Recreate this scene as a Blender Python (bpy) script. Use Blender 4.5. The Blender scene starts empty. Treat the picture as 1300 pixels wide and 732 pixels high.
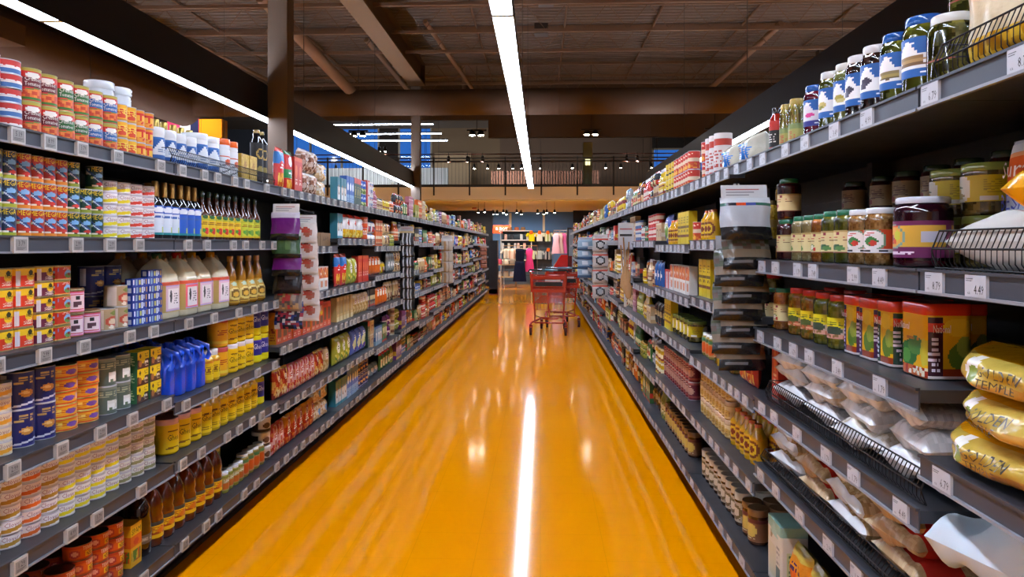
import bpy, math, random
from mathutils import Vector, Matrix
C = bpy.context.scene.collection
SC = bpy.context.scene
PI = math.pi
# ------------------------------------------------------------------ camera, world, exposure
F = 920.0                      # focal length in pixels of the 1300 px wide frame
EYE = 1.453
cam = bpy.data.cameras.new('camera'); camo = bpy.data.objects.new('camera', cam); C.objects.link(camo)
cam.sensor_fit = 'HORIZONTAL'; cam.sensor_width = 36.0; cam.lens = 36.0 * F / 1300.0
cam.clip_start = .05; cam.clip_end = 200
cam.shift_y = -54.0 / 1300.0
camo.location = (0, 0, EYE); camo.rotation_euler = (PI / 2, 0, math.atan(36.0 / F))
SC.camera = camo
w = bpy.data.worlds.new('dusk_sky'); SC.world = w; w.use_nodes = True
w.node_tree.nodes['Background'].inputs[0].default_value = (.035, .16, .62, 1)
w.node_tree.nodes['Background'].inputs[1].default_value = .9
SC.view_settings.view_transform = 'Standard'; SC.view_settings.look = 'None'
SC.view_settings.gamma = 1; SC.view_settings.use_curve_mapping = False
SC.view_settings.exposure = 0.16
STRIP = 41.0                   # strength of the fluorescent strips
SPOT = 55.0
UP_FILL = 1.5                        # strength factor of the upward glow added to brighten the ceiling
DEPT = 55.0                    # watts of a soffit spotlight
try:
    SC.cycles.use_denoising = True
    SC.cycles.max_bounces = 8; SC.cycles.diffuse_bounces = 4; SC.cycles.transparent_max_bounces = 12
except Exception: pass

# ------------------------------------------------------------------ helpers
_hx = {}
def hx(s):
    """'#rrggbb' to linear rgb"""
    if not isinstance(s, str): return s
    if s not in _hx:
        v = [int(s[i:i + 2], 16) / 255 for i in (1, 3, 5)]
        _hx[s] = tuple(x / 12.92 if x <= .04045 else ((x + .055) / 1.055) ** 2.4 for x in v)
    return _hx[s]

MATS = {}
def mat(name, rough=.4, metal=0, spec=.5, coat=0, bump=0, bscale=30, col=None, emit=0, rvar=0):
    m = bpy.data.materials.new(name); m.use_nodes = True
    nt = m.node_tree; b = nt.nodes['Principled BSDF']
    if col is None:
        a = nt.nodes.new('ShaderNodeAttribute'); a.attribute_name = 'Col'
        nt.links.new(a.outputs['Color'], b.inputs['Base Color'])
    else:
        b.inputs['Base Color'].default_value = (*hx(col), 1)
    b.inputs['Roughness'].default_value = rough; b.inputs['Metallic'].default_value = metal
    b.inputs['Specular IOR Level'].default_value = spec
    b.inputs['Coat Weight'].default_value = coat; b.inputs['Coat Roughness'].default_value = .05
    if bump or rvar:
        t = nt.nodes.new('ShaderNodeTexCoord'); n = nt.nodes.new('ShaderNodeTexNoise')
        n.inputs['Scale'].default_value = bscale; n.inputs['Detail'].default_value = 3
        nt.links.new(t.outputs['Object'], n.inputs['Vector'])
        if bump:
            bp = nt.nodes.new('ShaderNodeBump'); bp.inputs['Strength'].default_value = bump; bp.inputs['Distance'].default_value = .01
            nt.links.new(n.outputs['Fac'], bp.inputs['Height']); nt.links.new(bp.outputs['Normal'], b.inputs['Normal'])
        if rvar:
            mr = nt.nodes.new('ShaderNodeMapRange'); mr.inputs[3].default_value = rough - rvar; mr.inputs[4].default_value = rough + rvar
            nt.links.new(n.outputs['Fac'], mr.inputs[0]); nt.links.new(mr.outputs[0], b.inputs['Roughness'])
    if emit:
        b.inputs['Emission Color'].default_value = (*hx(col), 1); b.inputs['Emission Strength'].default_value = emit
    MATS[name] = m
    return m
mat('print', .38, rvar=.06)
mat('gloss', .14, coat=.5)
mat('film', .2, bump=.35, bscale=28)
mat('matte', .8, spec=.2)
mat('cloth', .9, spec=.1, bump=.2, bscale=60)
mat('tin', .3, metal=.85)
mat('liquid', .06, coat=.8)
mat('shelf_paint', .42, rvar=.08, bscale=9)
mat('dark_metal', .45, spec=.4)
mat('plaster', .75, spec=.2, bump=.05, bscale=14)
mat('strip_glow', .4, col='#dce8ff', emit=STRIP)
mat('added_up_glow', .4, col='#e6efff', emit=STRIP * UP_FILL)
mat('batten_glow', .4, col='#dce8ff', emit=34)
mat('spot_glow', .4, col='#fff3dc', emit=SPOT)
mat('screen_glow', .4, col='#e8e3b0', emit=1.6)
def glassmat():
    m = bpy.data.materials.new('clear_glass'); m.use_nodes = True; nt = m.node_tree
    nt.nodes.remove(nt.nodes['Principled BSDF'])
    o = nt.nodes['Material Output']; tr = nt.nodes.new('ShaderNodeBsdfTransparent'); gl = nt.nodes.new('ShaderNodeBsdfGlossy')
    gl.inputs['Roughness'].default_value = .04; tr.inputs['Color'].default_value = (.93, .96, .94, 1)
    fr = nt.nodes.new('ShaderNodeFresnel'); fr.inputs['IOR'].default_value = 1.5; mx = nt.nodes.new('ShaderNodeMixShader')
    nt.links.new(fr.outputs[0], mx.inputs[0]); nt.links.new(tr.outputs[0], mx.inputs[1]); nt.links.new(gl.outputs[0], mx.inputs[2])
    nt.links.new(mx.outputs[0], o.inputs['Surface']); MATS['clear_glass'] = m
glassmat()
def floormat():
    m = bpy.data.materials.new('orange_floor'); m.use_nodes = True; nt = m.node_tree; b = nt.nodes['Principled BSDF']
    t = nt.nodes.new('ShaderNodeTexCoord'); n = nt.nodes.new('ShaderNodeTexNoise'); n.inputs['Scale'].default_value = .8; n.inputs['Detail'].default_value = 1
    nt.links.new(t.outputs['Object'], n.inputs['Vector'])
    r = nt.nodes.new('ShaderNodeValToRGB'); r.color_ramp.elements[0].position = .3; r.color_ramp.elements[1].position = .7
    r.color_ramp.elements[0].color = (*hx('#f99600'), 1); r.color_ramp.elements[1].color = (*hx('#fc9c00'), 1)
    nt.links.new(n.outputs['Fac'], r.inputs[0])
    br = nt.nodes.new('ShaderNodeTexBrick'); br.offset = 0; br.inputs['Scale'].default_value = 1; br.inputs['Brick Width'].default_value = .305
    br.inputs['Row Height'].default_value = .305; br.inputs['Mortar Size'].default_value = .0012; br.inputs['Color1'].default_value = (1, 1, 1, 1)
    br.inputs['Color2'].default_value = (.985, .985, .985, 1); br.inputs['Mortar'].default_value = (.86, .83, .8, 1)
    nt.links.new(t.outputs['Object'], br.inputs['Vector'])
    mx = nt.nodes.new('ShaderNodeMixRGB'); mx.blend_type = 'MULTIPLY'; mx.inputs[0].default_value = 1
    nt.links.new(r.outputs[0], mx.inputs[1]); nt.links.new(br.outputs['Color'], mx.inputs[2]); nt.links.new(mx.outputs[0], b.inputs['Base Color'])
    n2 = nt.nodes.new('ShaderNodeTexNoise'); n2.inputs['Scale'].default_value = 5; n2.inputs['Detail'].default_value = 2
    nt.links.new(t.outputs['Object'], n2.inputs['Vector'])
    mr = nt.nodes.new('ShaderNodeMapRange'); mr.inputs[3].default_value = .08; mr.inputs[4].default_value = .098
    nt.links.new(n2.outputs['Fac'], mr.inputs[0]); nt.links.new(mr.outputs[0], b.inputs['Roughness'])
    bp = nt.nodes.new('ShaderNodeBump'); bp.inputs['Strength'].default_value = .02; bp.inputs['Distance'].default_value = .002
    nt.links.new(n.outputs['Fac'], bp.inputs['Height']); b.inputs['Specular IOR Level'].default_value = .12
    MATS['orange_floor'] = m
floormat()

# flat lettering, cached as triangles with a cap height of about 1, centred on 0
_txt = {}
def lettering(s):
    if s not in _txt:
        cu = bpy.data.curves.new('t', 'FONT'); cu.body = s; cu.align_x = 'CENTER'; cu.resolution_u = 1
        o = bpy.data.objects.new('t', cu); C.objects.link(o)
        dg = bpy.context.evaluated_depsgraph_get(); me = bpy.data.meshes.new_from_object(o.evaluated_get(dg))
        v = [(p.co.x / .69, p.co.y / .69 - .5) for p in me.vertices]; f = [tuple(p.vertices) for p in me.polygons]
        bpy.data.objects.remove(o); bpy.data.curves.remove(cu); bpy.data.meshes.remove(me)
        _txt[s] = (v, f)
    return _txt[s]

def circle(r, n=24, ry=None):
    ry = ry or r
    return [(r * math.sin(-PI + 2 * PI * i / n), -ry * math.cos(-PI + 2 * PI * i / n), 2 * (-1 + 2 * i / n)) for i in range(n)]
def rrect(wd, dp, rad=.0, nx=8, ny=5, nc=2):
    """rounded rectangle, each point (x, y, s): s runs -1..1 over every side"""
    x, y = wd / 2, dp / 2; P = []
    def side(a, b, n):
        for i in range(n): P.append((a[0] + (b[0] - a[0]) * i / n, a[1] + (b[1] - a[1]) * i / n, 0))
    def corner(cx, cy, a0):
        if rad <= 0: return
        for i in range(nc): P.append((cx + rad * math.cos(a0 + PI / 2 * i / nc), cy + rad * math.sin(a0 + PI / 2 * i / nc), 0))
    r = rad
    side((-x + r, -y), (x - r, -y), nx); corner(x - r, -y + r, -PI / 2)
    side((x, -y + r), (x, y - r), ny); corner(x - r, y - r, 0)
    side((x - r, y), (-x + r, y), nx); corner(-x + r, y - r, PI / 2)
    side((-x, y - r), (-x, -y + r), ny); corner(-x + r, -y + r, PI)
    return P

class PM:
    """collects faces with a colour and a material each, then becomes ONE mesh"""
    def __init__(s): s.v = []; s.f = []; s.c = []; s.m = []; s.s = []
    def face(s, idx, col, m, sm=False):
        s.f.append(idx); s.c.append(hx(col)); s.m.append(m); s.s.append(sm)
    def tower(s, out, rows, col, m='print', top=None, bot=None, smooth=True, z0=None, z1=None, ox=0, oy=0, oz=0, side=None, kx=None):
        """OUT swept up through ROWS of (scale, z); col is a colour or f(s, v); side = colour function of the narrow sides of a box"""
        n = len(out); b = len(s.v)
        za = rows[0][1] if z0 is None else z0; zb = rows[-1][1] if z1 is None else z1
        for sc, z in rows:
            sx, sy = sc if isinstance(sc, tuple) else (sc, sc)
            for p in out: s.v.append((p[0] * sx + ox, p[1] * sy + oy, z + oz))
        mx = max(p[0] for p in out) or 1; my = max(p[1] for p in out) or 1
        rnd = out[0][2] != 0
        for j in range(len(rows) - 1):
            v = ((rows[j][1] + rows[j + 1][1]) / 2 - za) / (zb - za)
            for i in range(n):
                k = (i + 1) % n; fn = col
                if callable(col):
                    if rnd:
                        t = out[i][2] + 2.0 / n; t = (t + 1) % 2 - 1
                    else:
                        cx, cy = (out[i][0] + out[k][0]) / 2, (out[i][1] + out[k][1]) / 2
                        if abs(cy) / my > .985 or (abs(cy) / my >= abs(cx) / mx): t = cx / mx * (1 if cy < 0 else -1)
                        else:
                            t = cy / my * (1 if cx > 0 else -1); fn = side or col
                    c = fn(t, v) if callable(fn) else fn
                else: c = col
                s.face((b + j * n + i, b + j * n + k, b + (j + 1) * n + k, b + (j + 1) * n + i), c, m, smooth)
        if top is not None: s.face(tuple(b + (len(rows) - 1) * n + i for i in range(n)), top, m)
        if bot is not None: s.face(tuple(b + n - 1 - i for i in range(n)), bot, m)
    def box(s, x0, x1, y0, y1, z0, z1, col, m='print'):
        b = len(s.v)
        for z in (z0, z1):
            s.v += [(x0, y0, z), (x1, y0, z), (x1, y1, z), (x0, y1, z)]
        for q in ((3, 2, 1, 0), (4, 5, 6, 7), (0, 1, 5, 4), (1, 2, 6, 5), (2, 3, 7, 6), (3, 0, 4, 7)):
            s.face(tuple(b + i for i in q), col, m)
    def tube(s, pts, r, col, m='dark_metal', n=6, closed=False):
        pts = [Vector(p) for p in pts]; L = len(pts); b = len(s.v); up = Vector((.13, .21, .97)).normalized()
        for i, p in enumerate(pts):
            a = pts[i - 1] if (i > 0 or closed) else p; c = pts[(i + 1) % L] if (i < L - 1 or closed) else p
            t = (c - a).normalized(); u = t.cross(up)
            if u.length < .05: u = t.cross(Vector((1, 0, 0)))
            u.normalize(); v = t.cross(u)
            for k in range(n):
                an = 2 * PI * k / n; s.v.append(tuple(p + (u * math.cos(an) + v * math.sin(an)) * r))
        for i in range(L if closed else L - 1):
            j = (i + 1) % L
            for k in range(n):
                s.face((b + i * n + k, b + i * n + (k + 1) % n, b + j * n + (k + 1) % n, b + j * n + k), col, m, True)
        if not closed:
            s.face(tuple(b + k for k in range(n)), col, m); s.face(tuple(b + (L - 1) * n + n - 1 - k for k in range(n)), col, m)
    def text(s, st, size, col, fmap, m='print', wide=None):
        """letters laid on the surface by fmap(x, z); WIDE squeezes the word to that width"""
        v, f = lettering(st); b = len(s.v)
        k = size
        if wide:
            span = max(p[0] for p in v) - min(p[0] for p in v); k = wide / span
        for x, z in v: s.v.append(fmap(x * k, z * size))
        for q in f: s.face(tuple(b + i for i in q), col, m)
    def pillow(s, wd, h, t, fn, nx=10, ny=12, m='film', wr=.1, seed=0, crimp=.06, belly=.5, lie=False, back=None):
        """a filled bag, standing (seen from -Y) or lying with its print up"""
        rnd = random.Random(seed); ph = [rnd.uniform(0, 6.28) for _ in range(6)]
        b = len(s.v)
        def put(u, v, sg):
            e = (max(0, 1 - abs(u) ** 2.6) ** .55) * (max(0, 1 - abs(2 * v - 1) ** (5 if v < belly else 3.2)) ** .6)
            wv = 1 + wr * (math.sin(5 * u + ph[0] + 3 * v) * .6 + math.sin(9 * v + ph[1] + 4 * u) * .5 + math.sin(13 * u - 7 * v + ph[2]) * .3)
            y = -sg * t / 2 * e * wv
            pin = 1 - .10 * (abs(2 * v - 1) ** 6) * 0 - .05 * e
            x = u * wd / 2 * pin + wr * .02 * math.sin(8 * v + ph[3]); z = v * h
            if lie: return (x, z - h / 2, t * .46 + (y * -1 if True else y) * 1)
            return (x, y, z)
        s.skin = lambda x, z: (lambda q: (q[0], q[1] - .011, q[2]))(put(max(-.98, min(.98, 2 * x / wd)), max(.02, min(.98, z / h)), 1))
        for sg in (1, -1):
            for j in range(ny + 1):
                for i in range(nx + 1): s.v.append(put(-1 + 2 * i / nx, j / ny, sg))
        if lie:
            zm = min(q[2] for q in s.v[b:]); s.v[b:] = [(q[0], q[1], q[2] - zm) for q in s.v[b:]]
        W = nx + 1; off = W * (ny + 1)
        for j in range(ny):
            for i in range(nx):
                u = -1 + 2 * (i + .5) / nx; v = (j + .5) / ny
                a = b + j * W + i
                c = fn(u, v) if callable(fn) else fn
                s.face((a, a + 1, a + W + 1, a + W) if not lie else (a, a + 1, a + W + 1, a + W), c, m, True)
                c2 = back(u, v) if callable(back) else (back or c)
                a += off
                s.face((a, a + W, a + W + 1, a + 1), c2, m, True)
    def merge(s, o):
        b = len(s.v); s.v += o.v; s.f += [tuple(i + b for i in q) for q in o.f]; s.c += o.c; s.m += o.m; s.s += o.s
    def move(s, dx=0, dy=0, dz=0, rx=0, ry=0, rz=0, start=0):
        M = Matrix.Translation((dx, dy, dz)) @ Matrix.Rotation(rz, 4, 'Z') @ Matrix.Rotation(ry, 4, 'Y') @ Matrix.Rotation(rx, 4, 'X')
        s.v[start:] = [tuple(M @ Vector(p)) for p in s.v[start:]]
        return s
    def mesh(s, name):
        me = bpy.data.meshes.new(name); me.from_pydata(s.v, [], s.f)
        names = list(dict.fromkeys(s.m))
        for k in names: me.materials.append(MATS[k])
        ix = {k: i for i, k in enumerate(names)}
        me.polygons.foreach_set('material_index', [ix[k] for k in s.m])
        me.polygons.foreach_set('use_smooth', s.s)
        a = me.color_attributes.new('Col', 'FLOAT_COLOR', 'CORNER'); buf = []
        for q, c in zip(s.f, s.c): buf += [c[0], c[1], c[2], 1.0] * len(q)
        a.data.foreach_set('color', buf); me.update()
        return me

def obj(name, data, parent=None, loc=(0, 0, 0), rz=0, rx=0, ry=0):
    if isinstance(data, PM): data = data.mesh(name)
    o = bpy.data.objects.new(name, data); C.objects.link(o); o.location = loc; o.rotation_euler = (rx, ry, rz)
    if parent: o.parent = parent
    return o
WORDS_MAX = 16
used_labels = {}
def tag(o, label, cat, group=None):
    n = len([x for x in label.replace(',', ' ').split() if x])
    if not 4 <= n <= WORDS_MAX: print('LABEL LENGTH', n, label)
    if label in used_labels: print('LABEL TWICE', label)
    used_labels[label] = 1
    o['label'] = label; o['category'] = cat
    if group: o['group'] = group
    return o
def structure(name, pm, parent=None, loc=(0, 0, 0), rz=0):
    o = obj(name, pm, parent, loc, rz)
    if not parent: o['kind'] = 'structure'
    return o
def thing(name, label, cat, loc=(0, 0, 0), rz=0, group=None):
    return tag(obj(name, None, None, loc, rz), label, cat, group)

# prints: what is printed on a packet, evaluated per face (s across -1..1, v up 0..1)
def hsh(a, b, k=0):
    x = math.sin(a * 127.1 + b * 311.7 + k * 74.7) * 43758.5453
    return x - math.floor(x)
def P(bg, *ops):
    bg = hx(bg)
    O = [tuple(hx(q) if isinstance(q, str) and q.startswith('#') else q for q in o) for o in ops]
    def f(s, v):
        c = bg
        for o in O:
            k = o[0]
            if k == 'b':
                if o[1] <= v < o[2]: c = o[3]
            elif k == 'e':
                if ((s - o[1]) / o[3]) ** 2 + ((v - o[2]) / o[4]) ** 2 < 1: c = o[5]
            elif k == 'r':
                if o[1] <= s < o[2] and o[3] <= v < o[4]: c = o[5]
            elif k == 't':      # small print: broken dashes
                if o[1] <= s < o[2] and o[3] <= v < o[4]:
                    nl = max(1, round((o[4] - o[3]) / .075)); q = (v - o[3]) / (o[4] - o[3]) * nl
                    if .22 < q % 1 < .8 and hsh(int(s * 17 + 40), int(q), 3) > .22 and abs(s - (o[1] + o[2]) / 2) < (o[2] - o[1]) / 2 * (.6 + .4 * hsh(int(q), 5)): c = o[5]
            elif k == 'w':      # everything under a wavy line
                if v < o[1] + o[2] * math.sin(3 * s + o[4]): c = o[3]
            elif k == 'm':      # a mountain
                if abs(s - o[1]) < o[3] * (1 - (v - o[2]) / o[4]) and v >= o[2]: c = o[5]
            elif k == 'g':      # a heap of round food between two heights
                if o[1] <= v < o[2] and o[3] <= s < o[4]:
                    X, Y = s * o[6], v * o[6] * 1.7; best = 9; a = o[5]
                    for i in (-1, 0, 1):
                        for j in (-1, 0, 1):
                            gx, gy = math.floor(X) + i, math.floor(Y) + j
                            dd = (X - gx - hsh(gx, gy, o[7])) ** 2 + (Y - gy - hsh(gy, gx, o[7] + 2)) ** 2
                            if dd < best: best = dd; c = a[int(hsh(gx, gy, o[7] + 5) * len(a)) % len(a)]
            elif k == 'd':      # diagonal sweep
                d = v - o[1] - o[2] * s
                if 0 < d < o[3]: c = o[4]
        return c
    return f
def G(v0, v1, s0, s1, cols, n=6, seed=1): return ('g', v0, v1, s0, s1, [hx(c) for c in cols], n, seed)
def onround(r, z, turn=0, eps=.0007):
    return lambda x, y: ((r + eps) * math.sin(x / r + turn), -(r + eps) * math.cos(x / r + turn), z + y)
def onflat(y, z, x0=0, eps=.0007):
    return lambda x, q: (x + x0, y - eps, z + q)
def onside(x, z, y0=0, eps=.0007, sg=1):      # the box side that faces +X (sg=1) or -X
    return lambda a, q: (sg * (x + eps), y0 + sg * a, z + q)
def lin(a, b, n): return [a + (b - a) * i / n for i in range(n + 1)]
# ------------------------------------------------------------------ goods: one prototype per kind of packet
PR = {}
class Proto:
    def __init__(s, key, name, cat, look, size, parts, rnd=False, turn=0.0, jit=.0, stack_dz=None):
        s.key, s.name, s.cat, s.look, s.size, s.parts, s.rnd, s.turn, s.jit = key, name, cat, look, size, parts, rnd, turn, jit
        s.dz = stack_dz or size[2]; s.me = None
        if len(look.split()) > 7: print('LOOK LONG', look)
        PR[key] = s
    def put(s, loc, rz=0, rx=0, ry=0):
        if s.me is None: s.me = [(n, pm.mesh(n if i else s.name)) for i, (n, pm) in enumerate(s.parts)]
        o = obj(s.name, s.me[0][1], None, loc, rz, rx, ry)
        for n, me in s.me[1:]: obj(n, me, o)
        return o
TIN = '#b9bcc0'
def rim_lid(r, z, up=1, col=TIN, seg=24):
    q = PM()
    if up: q.tower(circle(1, seg), [(r * .985, z - .004), (r * 1.012, z - .002), (r * 1.012, z), (r * .95, z), (r * .93, z - .0025)], col, 'tin', top=col)
    else: q.tower(circle(1, seg), [(r * .93, .0005), (r * 1.012, 0), (r * 1.012, .002), (r * .985, .004)], col, 'tin', bot=col)
    return q
def can(key, name, look, r, h, pr, text=(), seg=28, nz=12, lidc=TIN, cat='can', parts=True, ztop=None):
    if parts: seg, nz = int(seg * 1.6), int(nz * 2.2)
    b = PM(); b.tower(circle(r, seg), [(1, z) for z in lin(.003, h - .003, nz)], pr, 'print')
    for st, size, colr, zz, tn, wd in text: b.text(st, size, colr, onround(r, zz, tn), wide=wd)
    b.merge(rim_lid(r, 0, 0, lidc, seg))
    lid = rim_lid(r, h, 1, ztop or lidc, seg)
    if parts: ps = [('can', b), ('lid', lid)]
    else: b.merge(lid); ps = [('can', b)]
    return Proto(key, name, cat, look, (2 * r, 2 * r, h), ps, True, .5, .12)
def jar(key, name, look, r, h, food, pr, lidc, lz=(.18, .72), text=(), seg=24, out=None, neck=.78, shoulder=.80, lidm='gloss', cat='jar', parts=True, nz=10, foodm='liquid', lidh=.02, lidr=None, glass=True):
    if parts: seg, nz = int(seg * 1.6), int(nz * 1.6)
    o = out or circle(r, seg); hb = h - lidh * .8
    zs = [(.90, .001), (.98, .006)] + [(.98, z) for z in lin(.012, h * shoulder, nz)] + [(.93, h * (shoulder + .05)), (neck, h * (shoulder + .10)), (neck, hb)]
    b = PM(); b.tower(o, zs, food, foodm, top=lidc, bot='#222222', z0=0, z1=h)
    lab = PM(); lab.tower(o, [(1, z) for z in lin(h * lz[0], h * lz[1], 24 if parts else 9)], pr, 'print')
    for st, size, colr, zz, tn, wd in text: lab.text(st, size, colr, onround(r, zz, tn) if not out else onflat(-max(p[1] for p in out), zz), wide=wd)
    lid = PM(); lr = lidr or neck * 1.07
    lid.tower(o, [(lr * .985, h - lidh), (lr, h - lidh + .002), (lr, h - .003), (lr * .96, h)], lidc, lidm, top=lidc)
    if parts:
        ps = [(name, b), ('label', lab), ('lid', lid)]
        if glass:
            g = PM(); g.tower(o, [(k * 1.012, z) for k, z in zs if z < h - lidh], '#ffffff', 'clear_glass'); ps.append(('glass', g))
    else: b.merge(lab); b.merge(lid); ps = [(name, b)]
    dx = 2 * max(p[0] for p in o); dy = 2 * max(p[1] for p in o)
    return Proto(key, name, cat, look, (dx, dy, h), ps, not out, .45, .12)
def bottle(key, name, look, r, h, prof, body, capc, lab=None, labz=(.1, .5), text=(), seg=20, caph=.03, capr=.012, cat='bottle', parts=True, out=None, m='liquid', turn=.45, handle=None, capm='gloss', labels=None):
    """prof: (radius factor, height factor) from the base to the neck"""
    if parts: seg = int(seg * 1.7)
    o = out or circle(r, seg)
    b = PM(); rows = []
    for (k0, z0), (k1, z1) in zip(prof, prof[1:]):
        n = max(1, int(abs(z1 - z0) * 14)); rows += [(k0 + (k1 - k0) * i / n, (z0 + (z1 - z0) * i / n) * h) for i in range(n)]
    rows.append((prof[-1][0], prof[-1][1] * h))
    b.tower(o, rows, body, m, bot='#202020', top=capc, z0=0, z1=h)
    ps = [(name, b)]
    if lab:
        L = PM(); rr = 1.012
        def kz(z):
            for (k0, z0), (k1, z1) in zip(prof, prof[1:]):
                if z0 <= z <= z1: return k0 + (k1 - k0) * (z - z0) / max(z1 - z0, 1e-6)
            return 1
        L.tower(o, [(kz(z) * rr, z * h) for z in lin(labz[0], labz[1], 26 if parts else 10)], lab, 'print')
        for st, size, colr, zz, tn, wd in text: L.text(st, size, colr, onround(r * rr, zz, tn) if not out else onflat(-max(p[1] for p in out) * rr, zz), wide=wd)
        ps.append(('label', L))
    c = PM(); z1 = h - caph; c.tower(circle(1, 14), [(capr, z1), (capr * 1.02, z1 + .003), (capr * 1.02, h - .003), (capr * .9, h)], capc, capm, top=capc)
    ps.append(('cap', c))
    if handle: ps.append(('handle', handle))
    if not parts:
        for _, q in ps[1:]: b.merge(q)
        ps = [(name, b)]
    dx = 2 * max(p[0] for p in o); dy = 2 * max(p[1] for p in o)
    return Proto(key, name, cat, look, (dx, dy, h), ps, not out, turn, .08)
def carton(key, name, look, wd, dp, h, pr, side=None, top=None, rad=.0, nx=10, ny=6, nz=12, text=(), cat='box', m='print', rim=None):
    if nx != 5: nx, ny, nz = max(nx, 24), 12, max(26, nz)
    b = PM(); b.tower(rrect(wd, dp, rad, nx, ny), [(1, z) for z in lin(0, h, nz)], pr, m, top=top or pr(0, .99), bot=top or pr(0, .01), smooth=False, side=side)
    for st, size, colr, zz, x0, w_, sd in text:
        if sd: b.text(st, size, colr, onside(wd / 2, zz, 0, sg=sd), wide=w_)
        else: b.text(st, size, colr, onflat(-dp / 2, zz, x0), wide=w_)
    ps = [(name, b)]
    if rim:
        q = PM(); q.tower(rrect(wd * 1.012, dp * 1.012, rad, 4, 3), [(.985, h - .004), (1, h - .003), (1, h), (.95, h), (.94, h - .002)], rim, 'tin', top=rim, smooth=False); ps.append(('lid', q))
        ps[0][1].tower(rrect(wd * 1.012, dp * 1.012, rad, 4, 3), [(1, 0), (1, .003), (.985, .004)], rim, 'tin', smooth=False)
    return Proto(key, name, cat, look, (wd, dp, h), ps)
def bag(key, name, look, wd, h, t, pr, nx=12, ny=14, wr=.12, seed=1, cat='bag', m='film', text=(), lie=False, back=None, belly=.5):
    if nx != 6: nx, ny = max(nx, 26), max(ny, 28)
    b = PM(); b.pillow(wd, h, t, pr, nx, ny, m, wr, seed, lie=lie, back=back, belly=belly)
    for st, size, colr, zz, x0, w_ in text:
        b.text(st, size, colr, lambda x, q: b.skin(x + x0, zz + q), wide=w_)
    sz = (wd, t, h) if not lie else (wd, h, t)
    return Proto(key, name, cat, look, sz, [(name, b)])

# ---- near left bays
def tomato(key, look, panel):
    can(key, 'tomato_can', look, .0405, .107, P('#d02a1c', ('b', .93, 1, '#b7a83c'), ('r', -.62, .62, .42, .75, panel), ('w', .40, .04, '#6e8a35', 0), ('w', .36, .05, '#e46a2a', 0),
        G(.12, .36, -.8, .8, ['#e0702c', '#d9541f', '#c9421c', '#e88a3a'], 5, 3), ('b', 0, .1, '#b92a1c'), ('r', -.75, .75, .05, .1, '#3d7a2a'), ('e', .0, .80, .34, .09, '#f4f2ea')),
        text=(('Crushed', .013, '#f4f0e4', .073, 0, .05), ('Tomatoes', .012, '#f4f0e4', .057, 0, .05)), lidc='#a9a86a')
tomato('tomA', 'red tomato can with maroon panel', '#6b1f28')
tomato('tomB', 'red tomato can with green panel', '#2c6a35')
tomato('tomC', 'red tomato can with blue panel', '#2a64a8')
can('fishtin', 'fish_tin', 'flat red and blue fish tin', .043, .044, P('#e6e2e0', ('b', .55, 1, '#c9352f'), ('b', 0, .35, '#3f6ea8'), ('t', -.8, .8, .35, .6, '#f4f4f0')), nz=8)
can('cornA', 'tomato_paste_can', 'small yellow paste can', .0295, .066, P('#f0b21e', ('r', -.5, .5, .2, .8, '#f5d04a'), ('t', -.5, .5, .45, .75, '#d8401c'), ('e', 0, .3, .4, .15, '#d94a20'), ('b', 0, .08, '#c8882a')), nz=9)
can('cornB', 'tomato_paste_can', 'small orange paste can', .0295, .066, P('#e8931e', ('r', -.6, .6, .15, .85, '#f0b43a'), ('b', .68, .82, '#d8301c'), ('r', -.12, .12, .2, .8, '#d8301c'), G(.1, .3, -.6, .6, ['#d8401c', '#e8a03a'], 5, 2)), nz=9)
def mega(key, look, bg, low):
    can(key, 'sardine_can', look, .0285, .087, P(bg, ('r', -1, -.62, .66, .95, '#cfc9c6'), ('d', .34, -.45, .2, '#2c4f86'), ('d', .36, -.45, .06, '#cfd8e2'), ('r', -1, -.38, .12, .62, bg), ('r', .6, 1, .12, .62, bg), ('e', .1, .62, .34, .1, '#7fb4e0'), ('e', -.45, .52, .1, .05, '#b8c88a'),
        ('e', .15, .25, .3, .07, '#d83a30'), ('t', -.5, .7, .12, .2, '#f2e8d4'), ('b', 0, .12, low)), text=(('MEGA', .016, '#f6d511', .076, 0, .045),), seg=28, nz=14)
mega('megaR', 'red sardine can', '#b5311f', '#e58a22'); mega('megaG', 'dark green sardine can', '#123c30', '#8a9a2a'); mega('megaN', 'navy sardine can', '#1c3048', '#a8b02a')
def tuna(key, look, sw, bg='#e9e4e4', edge='#b9b2c8'):
    can(key, 'tuna_can', look, .0415, .0435, P(bg, ('d', .10, .16, .32, sw), ('e', -.6, .45, .16, .3, '#8e86c0'), ('e', -.54, .45, .1, .2, bg), ('r', -1, -.75, 0, 1, '#d8cfc4'), ('b', .93, 1, edge)),
        text=(('Clover', .014, '#a46a78', .0285, .1, .05),), seg=32, nz=8, lidc='#c9c4c4')
tuna('tunaY', 'white tuna can with yellow swoosh', '#ecd91a'); tuna('tunaR', 'white tuna can with red swoosh', '#e0402c'); tuna('tunaB', 'white tuna can with bronze swoosh', '#b58a2c')
tuna('tunaG', 'white tuna can with olive swoosh', '#8f8a5a', '#dcd8cc'); tuna('tunaO', 'white tuna can with orange swoosh', '#e0661f', '#ecd8d0')
tuna('tunaD', 'tan tuna can with orange swoosh', '#e8a02a', '#dcc8a8')
def bluebottle(key, look, top, bg):
    bottle(key, 'water_bottle', look, .033, .247, [(.9, 0), (1, .02), (1, .58), (.8, .66), (.4, .74), (.36, .98)], '#14181c', '#b98a4a',
        P(bg, ('b', .72, 1, top), ('e', 0, .86, .5, .09, '#f0f4f8'), ('t', -.5, .5, .55, .68, '#3f66b4'), ('e', .35, .14, .16, .12, '#c8d26a'), ('b', 0, .06, '#1f8a8e')), (.08, .58), caph=.075, capr=.0135, capm='tin')
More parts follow.
